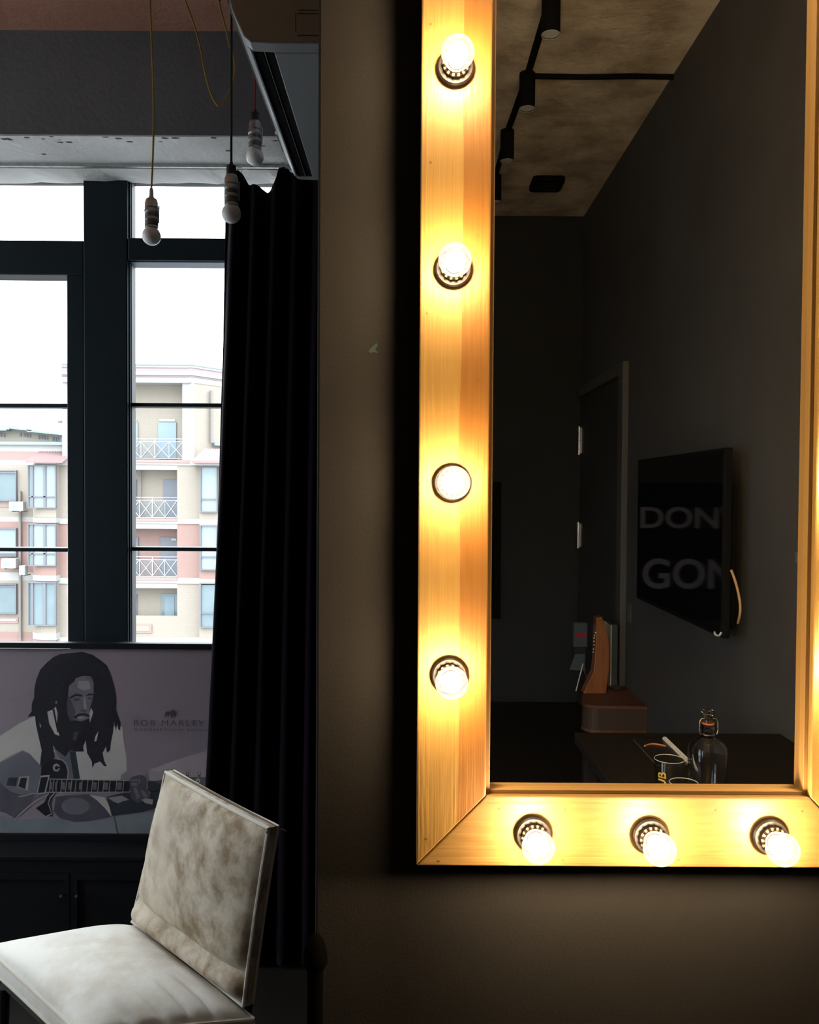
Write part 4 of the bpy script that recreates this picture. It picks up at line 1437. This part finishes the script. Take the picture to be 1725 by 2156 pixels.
MB().lathe([(0, e), (.040, e), (.0445, .006), (.0445, .118), (.042, .132), (.034, .143), (.022, .149), (.0155, .154), (.0145, .168), (.0165, .170), (.0165, .182), (.013, .184)], (c.x, c.y, ZT), 'z', 32, caps=False).build('glass_body', 'clear', bt_, smooth=True)
MB().lathe([(0, .010), (.036, .010), (.0395, .016), (.0395, .116), (.036, .129), (.027, .138), (.012, .150), (.0110, .1835), (.0128, .184)][::-1], (c.x, c.y, ZT), 'z', 28, caps=False).build('inner_wall', 'clear', bt_, smooth=True)
MB().lathe([(.0115, .182), (.0115, .188), (.0095, .192), (.0110, .205), (.0165, .211), (.0165, .215), (.008, .2165), (0, .2165)], (c.x, c.y, ZT), 'z', 20).build('stopper', 'clear', bt_, smooth=True)
MB().lathe([(.0105, .181), (.0140, .181), (.0140, .186), (.0105, .186), (.0105, .181)], (c.x, c.y, ZT), 'z', 20, caps=False).build('gasket', 'rubber', bt_)
for s in (-1, 1):
    pth = [Vector((c.x + s * x, c.y + .004, ZT + z)) for (x, z) in ((.010, .196), (.0165, .196), (.0205, .190), (.0215, .180), (.0215, .168), (.019, .160))]
    MB().tube(catmull(pth, 4), .0014, 6).build('wire_bail', 'wire', bt_, smooth=True)
MB().lathe([(.0150, .158), (.0168, .159), (.0168, .161), (.0150, .162), (.0150, .158)], (c.x, c.y, ZT), 'z', 20, caps=False).build('wire_collar', 'wire', bt_)


def tumbler(px, py, D, r, h, label, txt=None):
    c = mir(px, py, D)
    g_ = thing('drinking_glass', label, 'glass', (c.x, c.y, ZT), 'glasses on the dark table')
    o = MB().lathe([(0, e), (r * .88, e), (r * .92, .004), (r, h - .001), (r - .0008, h), (r - .0025, h - .001), (r * .92 - .003, .012), (0, .010)], (c.x, c.y, ZT), 'z', 32).build('glass_wall', 'thin_clear', g_, smooth=True)
    MB().lathe([(r - .0018, h - .0006), (r - .001, h + .0005), (r + .0001, h - .0006), (r - .0018, h - .0006)], (c.x, c.y, ZT), 'z', 32, caps=False).build('rim', 'rim_glint', g_, smooth=True)
    if txt:
        me = text_mesh(txt, 1.0, 'gold_print', offset=.02)
        xs = [v.co.x for v in me.vertices]; ys = [v.co.y for v in me.vertices]
        x0, x1_, y0, y1_ = min(xs), max(xs), min(ys), max(ys)
        for v in me.vertices:
            along = (v.co.x - x0) / (x1_ - x0)
            acr = (v.co.y - y0) / (y1_ - y0)
            th_ = math.radians(118 + 34 * acr)
            zz_ = .014 + along * .050
            rr = r * (.92 + .08 * zz_ / h) + .0006
            v.co = Vector((math.cos(th_) * rr, math.sin(th_) * rr, zz_))
        t_ = bpy.data.objects.new('lettering', me)
        C.objects.link(t_)
        t_.parent = g_
    return g_


tumbler(1409, 1640, 2.02, .0355, .088, 'taller drinking glass with yellow lettering, beside the clear bottle', 'SUB')
tumbler(1440, 1660, 1.86, .0315, .086, 'plain shorter-looking drinking glass in front of the lettered one')
# pocket notebook with striped binding
na, nb2 = mir(1334, 1560, 2.47), mir(1376, 1612, 2.25)
nx0, nx1 = na.x, mir(1402, 1563, 2.455).x
ny0, ny1 = na.y, na.y + .24
nbk = thing('notebook', 'black pocket notebook with a pale ring binding on the dark table', 'notebook', ((nx0 + nx1) / 2, (ny0 + ny1) / 2, ZT))
MB().box(nx0, nx1, ny0, ny1, ZT + e, ZT + .006).build('cover', 'black', nbk, bevel=.001)
MB().box(nx0 - .0006, nx0 + .002, ny0 + .002, ny1 - .002, ZT + .0015, ZT + .0045).build('page_block', 'casing', nbk)
ring_me = MB().tube([(.0055 * math.cos(2 * PI * k / 10), 0, .0055 * math.sin(2 * PI * k / 10)) for k in range(11)], .0012, 5, caps=False).mesh('binding_ring', 'paper')
for k in range(30):
    inst('binding_ring', ring_me, (nx1, ny0 + .006 + k * .0078, ZT + .0075), nbk)
arc = [mir(x, y, 2.39) for (x, y) in ((1358, 1573), (1368, 1570), (1380, 1570), (1392, 1573), (1402, 1579))]
arc = [Vector((p.x, p.y - .02 * math.sin(PI * i / 4), ZT + .0075 + e)) for i, p in enumerate(arc)]
o = MB().tube(catmull(arc, 4), .0024, 6).build('leather_strap', 'rubber', smooth=True)
tag(o, 'short curved brown strap lying across the black notebook', 'strap')
c = mir(1362, 1659, 2.06)
c = Vector((max(c.x, .53), c.y, ZT + .0045))
br = thing('cotton_stick', 'thin stick with a white tip lying left of the glasses', 'stick', c)
MB().tube([c, c + Vector((.05, .010, 0))], .0022, 6).build('shaft', 'walnut', br)
MB().lathe([(0, -.010), (.003, -.008), (.004, -.002), (.003, .004), (0, .006)], c, 'x', 10).build('tip', 'paper', br, smooth=True)

# ------------------------------------------------------------------ outside: street, apartment block
M['street'] = mat('street_asphalt', (0.16, 0.16, 0.16), 0.9)
struct(MB().box(-90, 90, 3.2, 140, -16.2, -16).build('ground', 'street'))


def brick_mat(name, c1, c2, mortar, sc=1.0):
    m, n, b = new_mat(name)
    b.inputs['Roughness'].default_value = 0.9
    tc = n.nodes.new('ShaderNodeTexCoord')
    mp = n.nodes.new('ShaderNodeMapping')
    mp.inputs['Rotation'].default_value = (PI / 2, 0, 0)
    n.links.new(tc.outputs['Object'], mp.inputs['Vector'])
    t = n.nodes.new('ShaderNodeTexBrick')
    t.inputs['Scale'].default_value = sc
    t.inputs['Brick Width'].default_value = .26
    t.inputs['Row Height'].default_value = .13
    t.inputs['Mortar Size'].default_value = .012
    t.inputs['Color1'].default_value = (*c1, 1)
    t.inputs['Color2'].default_value = (*c2, 1)
    t.inputs['Mortar'].default_value = (*mortar, 1)
    n.links.new(mp.outputs['Vector'], t.inputs['Vector'])
    n.links.new(t.outputs['Color'], b.inputs['Base Color'])
    return m


M['cream'] = brick_mat('cream_brick', (0.215, 0.186, 0.156), (0.207, 0.179, 0.150), (0.192, 0.168, 0.143))
M['redb'] = brick_mat('salmon_brick', (0.205, 0.128, 0.112), (0.198, 0.122, 0.107), (0.195, 0.13, 0.115))
M['bwhite'] = mat('white_render', (0.262, 0.258, 0.252), 0.9, col2=(0.268, 0.264, 0.258), scale=1)
M['mauve'] = mat('mauve_render', (0.205, 0.165, 0.17), 0.9)
M['pinkb'] = mat('pink_band', (0.215, 0.145, 0.135), 0.9)
M['bframe'] = mat('taupe_window_frame', (0.105, 0.102, 0.118), 0.7)
M['bpane'] = mat('far_pane_pale', (0.16, 0.20, 0.205), 0.2, col2=(0.175, 0.21, 0.215), scale=.6)
M['bpane_d'] = mat('far_pane_blue', (0.09, 0.125, 0.14), 0.25, col2=(0.11, 0.145, 0.16), scale=.7)
M['bdoor'] = mat('blue_door', (0.14, 0.19, 0.225), 0.6)
M['bdoor_d'] = mat('slate_door', (0.105, 0.112, 0.132), 0.6)
M['tile'] = mat('red_roof_tile', (0.20, 0.125, 0.125), 0.8)
M['teal_roof'] = mat('teal_sheet_roof', (0.15, 0.19, 0.205), 0.6)
M['rail'] = mat('pale_railing', (0.27, 0.285, 0.295), 0.5)
M['rail_glass'] = clear_mat('railing_panel', (0.80, 0.83, 0.86), 0.05)
M['bpipe'] = mat('drain_pipe', (0.145, 0.128, 0.12), 0.6)
M['ac_out'] = mat('outdoor_unit_white', (0.25, 0.265, 0.265), 0.5)
M['fan'] = mat('fan_grille', (0.17, 0.20, 0.20), 0.6)

FT, FL = 43.0, 43.8        # tower front, left wing front
tw = thing('apartment_building', 'cream and red apartment block with open balconies and bay windows outside', 'building', (P(260, 1100, FT).x, FT + 3, -16))
lw = tw


def bb(parent, name, m, x0, x1, y0, y1, Y0, Y1, **kw):
    return MB().pbox(x0, x1, y0, y1, Y0, Y1).build(name, m, parent, **kw)


YG = 1036 + (CAM_H + 16) * F_PX / FT      # ground level in photo rows
# --- left wing: banded walls
XLW0 = -620
for (m_, y0, y1) in (('bwhite', 936, 950), ('pinkb', 950, 969), ('bwhite', 969, 978), ('cream', 978, 1088), ('bwhite', 1088, 1098), ('redb', 1098, 1205), ('bwhite', 1205, 1222), ('cream', 1222, 1330), ('redb', 1330, 1450), ('cream', 1450, YG)):
    bb(lw, 'wall_band', m_, XLW0, 131, y0, y1, FL, FL + 8)
bb(lw, 'parapet_cap', 'teal_roof', XLW0, 131, 930, 936, FL - .2, FL + 8)
bb(lw, 'red_panel', 'pinkb', -60, 38, 1299, 1312, FL - .04, FL + .01)
bb(lw, 'panel_inset', 'bwhite', -54, 33, 1303, 1308, FL - .06, FL + .01)
bb(lw, 'red_panel', 'pinkb', -60, 38, 1062, 1067, FL - .04, FL + .01)


def win_part(parent, x0, x1, y0, y1, Y, verts=(), trans=None, pane='bpane', fw=2.0):
    mb = MB()
    d0, d1 = Y - .16, Y + .02
    for (a0, a1, c0, c1) in ((x0, x1, y0, y0 + fw), (x0, x1, y1 - fw, y1), (x0, x0 + fw, y0 + fw, y1 - fw), (x1 - fw, x1, y0 + fw, y1 - fw)):
        mb.pbox(a0, a1, c0, c1, d0, d1)
    for (v0, v1) in verts:
        mb.pbox(v0, v1, y0 + fw, y1 - fw, d0 + .02, d1)
    if trans:
        mb.pbox(x0 + fw, x1 - fw, trans - 1.2, trans + 1.2, d0 + .02, d1)
    o = mb.build('window', 'bframe', parent)
    MB().pbox(x0 + fw / 2, x1 - fw / 2, y0 + fw / 2, y1 - fw / 2, Y - .06, Y).build('pane', pane, o)
    return o


def bay(parent, x0, x1, y0, y1, Y, m, proj=1.2, curve=True):
    """projecting bay of plan depth proj; left corner rounded"""
    a, b = P(x0, y0, Y - proj), P(x1, y1, Y - proj)
    pts = [Vector((b.x, Y, b.z)), Vector((b.x, Y - proj, b.z))]
    r_ = proj * .8
    for k in range(7):
        an = math.radians(-90 - 90 * k / 6)
        pts.append(Vector((a.x + r_ + r_ * math.cos(an), Y - proj + r_ + r_ * math.sin(an), b.z)))
    pts.append(Vector((a.x, Y, b.z)))
    return MB().prism(pts, (0, 0, a.z - b.z)).build('bay_wall', m, parent)


def bay_column(parent, xs, Y, wing=True):
    x0, x1 = xs
    for (m_, y0, y1) in (('bwhite', 970, 978), ('cream', 978, 1090), ('bwhite', 1090, 1101), ('redb', 1101, 1212), ('bwhite', 1212, 1224), ('cream', 1224, 1334), ('bwhite', 1334, 1348), ('redb', 1348, YG)):
        grow = 1.5 if m_ == 'bwhite' else 0
        bay(parent, x0 - grow, x1, y0, y1, Y, m_, 1.2 + .06 * grow)
    for (y0, y1, tr, pn) in ((979, 1070, 1046, 'bpane'), (1103, 1192, 1166, 'bpane'), (1226, 1318, None, 'bpane_d')):
        win_part(parent, x0 + 3, x1 - .5, y0, y1, Y - 1.2, ((x0 + 11, x0 + 14.5), (x0 + 36, x0 + 41)), tr, pn)


bay_column(lw, (55, 118), FL)
bay_column(lw, (-185, -122), FL)
bay_column(lw, (-425, -362), FL)
for dx in (0, -240, -480):
    for (y0, y1, pn) in ((990, 1055, 'bpane_d'), (1112, 1172, 'bpane'), (1229, 1293, 'bpane_d')):
        win_part(lw, -62 + dx, 34 + dx, y0, y1, FL, ((-16 + dx, -12 + dx),), y1 - 6 if pn == 'bpane' else y0 + 5, pn)
    # tile awning over the bay
    a, b = P(52 + dx, 972, FL - 1.6), P(131 + dx, 972, FL - 1.6)
    c_ = P(70 + dx, 953, FL)
    mb = MB()
    nt_ = 14
    for i in range(nt_):
        xa = a.x + (b.x - a.x) * i / nt_
        xb_ = a.x + (b.x - a.x) * (i + 1) / nt_
        zt_ = c_.z + .0
        mb.prism([(xa, FL - 1.6, a.z), ((xa + xb_) / 2, FL - 1.6, a.z + .09), (xb_, FL - 1.6, a.z), (xb_, FL - 1.6, a.z - .05), (xa, FL - 1.6, a.z - .05)], (0, 1.6, zt_ - a.z))
    mb.build('tile_awning', 'tile', lw)
MB().tube([P(42, 1034, FL - .12), P(42, 1360, FL - .12) + Vector((0, 0, -12))], .07, 8).build('drain_pipe', 'bpipe', lw)
# roof storey set back behind the parapet
YR = FL + 9
for i, (x0, x1, yl, yr) in enumerate(((-200, 19, 905, 908), (19, 72, 902, 909), (72, 130, 910, 917))):
    a, b = P(x0, yl, YR), P(x1, yr, YR)
    lo_ = P(x0, 934, YR).z - 2
    MB().prism([Vector((a.x, YR, lo_)), Vector((b.x, YR, lo_)), Vector((b.x, YR, b.z)), Vector((a.x, YR, a.z))], (0, 4, 0)).build('dormer_wall', 'cream', lw)
    MB().prism([Vector((a.x - .2, YR - .6, a.z)), Vector((b.x + .1, YR - .6, b.z)), Vector((b.x + .1, YR - .6, b.z + .10)), Vector((a.x - .2, YR - .6, a.z + .12))], (0, 5, 0)).build('dormer_roof', 'teal_roof', lw)
ac_ = P(28, 902, YR - .5)
MB().prism([ac_ + Vector((.28 * math.cos(PI * k / 8), 0, .16 * math.sin(PI * k / 8))) for k in range(9)], (0, 1.5, 0)).build('dormer_roof', 'teal_roof', lw)
for (x0, y0) in ((0, 911), (7, 912), (41, 911), (49, 911), (55, 912), (61, 913), (80, 916), (86, 916), (91, 917), (97, 918), (110, 920), (115, 921), (120, 921), (125, 922)):
    bb(lw, 'roof_window', 'bframe', x0, x0 + 3.4, y0, y0 + 8, YR - .05, YR + .02)

# --- tower
TX0, TX1, TXR = 129, 399, 640
zr = P(300, 767, FT).z
OP0 = 188                   # left side of the open balconies (behind the mullion)
# roof bands, front run
for (m_, y0, y1, ov) in (('teal_roof', 765, 768, .35), ('bwhite', 768, 773, .3), ('mauve', 773, 784, .25), ('bwhite', 784, 789, .28), ('mauve', 789, 793, .2), ('bwhite', 793, 805, .15)):
    bb(tw, 'roof_band', m_, TX0, TX1, y0, y1, FT - ov, FT + 6)
# roof bands, run receding to the right
ang_d = Vector((.60, .80, 0))
for (m_, y0, y1, ov) in (('teal_roof', 765, 768, .35), ('bwhite', 768, 773, .3), ('mauve', 773, 784, .25), ('bwhite', 784, 789, .28), ('mauve', 789, 793, .2), ('bwhite', 793, 805, .15)):
    a, b = P(TX1, y0, FT - ov), P(TX1, y1, FT - ov)
    q = [a, b, Vector((b.x, FT + 6, b.z)), Vector((a.x, FT + 6, a.z))]
    base = [Vector((a.x, FT - ov, b.z)), Vector((a.x, FT - ov, b.z)) + ang_d * 16, Vector((a.x - .5, FT + 14, b.z)), Vector((a.x - .5, FT + 6, b.z))]
    MB().prism(base, (0, 0, a.z - b.z)).build('roof_band', m_, tw)
# receding upper wall
a = P(404, 805, FT)
lo_ = P(404, 968, FT).z
base = [Vector((a.x, FT, lo_)), Vector((a.x, FT, lo_)) + ang_d * 14, Vector((a.x - .5, FT + 13, lo_)), Vector((a.x - .5, FT + 1, lo_))]
MB().prism(base, (0, 0, a.z - lo_)).build('upper_wall', 'cream', tw)
pp0 = Vector((a.x, FT, 0)) + ang_d * 1.15 + Vector((.12, -.1, 0))
MB().tube([(pp0.x, pp0.y, P(431, 818, FT).z), (pp0.x, pp0.y, P(431, 930, FT).z)], .09, 8).build('drain_pipe', 'bpipe', tw)
s0 = Vector((a.x, FT, 0)) + ang_d * 1.3
zs_ = P(440, 936, FT).z
MB().prism([Vector((s0.x + .2, s0.y - .25, zs_)), Vector((s0.x + .2, s0.y - .25, zs_)) + ang_d * 4, Vector((s0.x - .2, s0.y + .25, zs_)) + ang_d * 4, Vector((s0.x - .2, s0.y + .25, zs_))], (0, 0, .14)).build('sill', 'bdoor', tw)
# pillars and solid walls
bb(tw, 'pillar', 'bwhite', 131, OP0, 805, 968, FT, FT + 2.4)
bb(tw, 'pillar', 'bwhite', 384, 408, 805, 968, FT, FT + 2.4)
for (m_, y0, y1) in (('bwhite', 968, 980), ('cream', 980, 1092), ('bwhite', 1092, 1103), ('redb', 1103, 1217), ('bwhite', 1217, 1229), ('cream', 1229, 1342), ('bwhite', 1342, 1356), ('redb', 1356, YG)):
    d = .06 if m_ == 'bwhite' else 0
    bb(tw, 'wall_band', m_, 118, OP0, y0, y1, FT - d, FT + 2.4)
    bb(tw, 'wall_band', m_, 373, 422, y0, y1, FT - d, FT + 2.4)
    bb(tw, 'bay_band', m_, 420, 560, y0 + (3 if m_ == 'bwhite' else 3), y1 + 3, FT - .5 - d, FT + 2.4)
    bb(tw, 'rear_wall', m_ if m_ != 'bwhite' else 'cream', OP0 - 10, 420, y0, y1, FT + 1.0, FT + 5)
bb(tw, 'rear_wall', 'cream', 142, 410, 800, 968, FT + 1.0, FT + 5)
# slabs between the open balconies
for (y0, y1, y2, y3) in ((968, 974, 978, 989), (1092, 1097, 1102, 1113), (1216, 1222, 1227, 1238)):
    xe = 400 if y0 == 968 else 373
    bb(tw, 'slab_edge', 'pinkb', OP0, xe, y0 - .5, y1, FT - .10, FT + 1.0)
    bb(tw, 'slab_edge', 'bwhite', OP0, 373, y1, y2, FT - .06, FT + 1.0)
    bb(tw, 'slab_edge', 'bwhite', OP0, 373, y2, y3, FT, FT + 1.0)
bb(tw, 'balcony_wall', 'cream', OP0, 373, 1297, 1342, FT, FT + .25)
bb(tw, 'balcony_wall', 'bwhite', OP0, 373, 1342, 1356, FT - .06, FT + 1.0)
bb(tw, 'balcony_wall', 'redb', OP0, 373, 1356, YG, FT, FT + 1.0)
bb(tw, 'red_panel', 'pinkb', 215, 319.5, 1314, 1332.5, FT - .05, FT + .01)
bb(tw, 'panel_inset', 'cream', 219, 315, 1318.5, 1328.5, FT - .07, FT + .01)
# doors at the back of the balconies
YD = FT + 1.0
for (x0, x1, y0, y1, m_) in ((333, 371, 889, 967, 'bdoor'), (262, 290, 889, 967, 'bdoor'), (344, 385, 1010, 1091, 'bdoor_d'), (255, 287, 1010, 1091, 'bdoor_d'), (338, 385, 1131, 1214, 'bdoor_d'), (255, 291, 1131, 1214, 'bdoor_d'), (340, 385, 1251, 1330, 'bpane_d'), (250, 288, 1251, 1330, 'bdoor_d')):
    d = bb(tw, 'balcony_door', m_, x0, x1, y0, y1, YD - .08, YD + .02)
    if y0 == 889:
        bb(tw, 'lintel', 'bwhite', x0 + 2, x1 - 2, 882.5, 887.5, YD - .05, YD + .02)
    if y0 == 1251 and x0 == 340:
        MB().pbox(347, 367, 1256, 1320, YD - .10, YD - .06).build('door_pane', 'bdoor', d)
MB().tube([P(295, 990, YD - .2), P(295, 1050, YD - .2), P(296, 1090, YD - .2)], .06, 6).build('drain_pipe', 'bpipe', tw)
bb(tw, 'name_plate', 'ac_out', 361, 371.5, 1134, 1138, YD - .14, YD - .08)


def railing(x0, x1, y0, y1, posts, thick, parent):
    mb = MB()
    Yr = FT + .05
    for yy in (y0, y0 + 6, y1 - 1):
        mb.pbox(x0, x1, yy, yy + 1.2, Yr, Yr + .05)
    for x in posts:
        w = 2.0 if x in thick else 1.0
        mb.pbox(x - w / 2, x + w / 2, y0 if x in thick else y0 + 6, y1, Yr - .02, Yr + .04)
    ps = sorted(posts)
    step = ps[1] - ps[0]
    xs_ = [ps[0] - step] + ps + [ps[-1] + step]
    for a_, b_ in zip(xs_[:-1], xs_[1:]):
        for (ya_, yb_) in ((y0 + 7, y1 - 1), (y1 - 1, y0 + 7)):
            aa, cc = max(a_, x0), min(b_, x1)
            if cc <= aa:
                continue
            ka, kc = (aa - a_) / (b_ - a_), (cc - a_) / (b_ - a_)
            mb.tube([P(aa, ya_ + (yb_ - ya_) * ka, Yr), P(cc, ya_ + (yb_ - ya_) * kc, Yr)], .020, 5)
    o = mb.build('railing', 'rail', parent)
    MB().pbox(x0, x1, y0 + 7, y1 - 1, Yr + .05, Yr + .06).build('infill_panel', 'rail_glass', o)


railing(OP0, 384, 923, 965, [207, 237, 266, 297, 326, 356], [266, 326], tw)
railing(OP0, 373, 1046.5, 1090, [214, 240, 267, 294, 321, 347.5], [267, 321], tw)
railing(OP0, 373, 1171.5, 1214, [214, 240, 267, 294, 321, 347], [267, 321], tw)
# right bay windows and its tile awning
for (y0, y1, tr, pn) in ((982, 1079, 1051, 'bpane'), (1105, 1201, 1172.5, 'bpane'), (1227, 1322, 1291, 'bpane_d')):
    win_part(tw, 420.5, 458, y0, y1, FT - .5, (), tr, pn, 2.6)
    win_part(tw, 470, 508, y0, y1, FT - .5, (), tr, pn, 2.6)
a, b = P(403, 972, FT - 1.1), P(560, 972, FT - 1.1)
c_ = P(430, 947, FT - .1)
mb = MB()
nt_ = 30
for i in range(nt_):
    xa = a.x + (b.x - a.x) * i / nt_
    xb_ = a.x + (b.x - a.x) * (i + 1) / nt_
    mb.prism([(xa, FT - 1.1, a.z), ((xa + xb_) / 2, FT - 1.1, a.z + .08), (xb_, FT - 1.1, a.z), (xb_, FT - 1.1, a.z - .06), (xa, FT - 1.1, a.z - .06)], (.35, 1.0, c_.z - a.z))
mb.build('tile_awning', 'tile', tw)
bb(tw, 'awning_band', 'bwhite', 400, 560, 972, 980, FT - .9, FT + .2)
lamp = P(125, 888, FT + .5)
MB().prism([P(120, 886, FT + .5), P(129, 885, FT + .5), P(131, 890, FT + .5), P(122, 891, FT + .5)], (0, .3, 0)).build('wall_lamp', 'bdoor_d', tw)


def outdoor_unit(x0, x1, y0, y1, Y, label, side=False):
    Y -= .34
    a, b = P(x0, y0, Y - .4), P(x1, y1, Y - .4)
    u = thing('outdoor_unit', label, 'air conditioner', ((a.x + b.x) / 2, Y - .2, b.z), 'air conditioner boxes on the apartment wing')
    MB().box(a.x, b.x, Y - .4, Y - .05, b.z, a.z).build('casing', 'ac_out', u, bevel=.02)
    w, h = b.x - a.x, a.z - b.z
    if not side:
        r_ = h * .40
        MB().lathe([(0, -.02), (r_ * .2, -.02), (r_ * .22, -.005), (r_, -.005), (r_, .02), (0, .02)], (a.x + w * .33, Y - .4, b.z + h / 2), 'y', 20).build('fan_grille', 'fan', u)
        MB().box(a.x + w * .66, a.x + w * .86, Y - .41, Y - .39, a.z - h * .26, a.z - h * .22).build('nameplate', 'fan', u)
    else:
        MB().box(b.x - w * .25, b.x, Y - .42, Y - .39, b.z + h * .1, a.z - h * .05).build('side_grille', 'fan', u)
    mb = MB()
    for x in (a.x + w * .2, b.x - w * .2):
        mb.box(x - .02, x + .02, Y - .4, Y + .33, b.z - .05, b.z)
    mb.build('bracket', 'bpipe', u)


outdoor_unit(18.5, 48.5, 1056, 1076, FL, 'outdoor air conditioner box under the upper left window of the far wing')
outdoor_unit(2, 33, 1176, 1197, FL, 'outdoor air conditioner box under the middle left window of the far wing')
outdoor_unit(40, 53, 1191, 1211, FL - .2, 'narrow outdoor air conditioner box turned sideways beside the far bay', True)
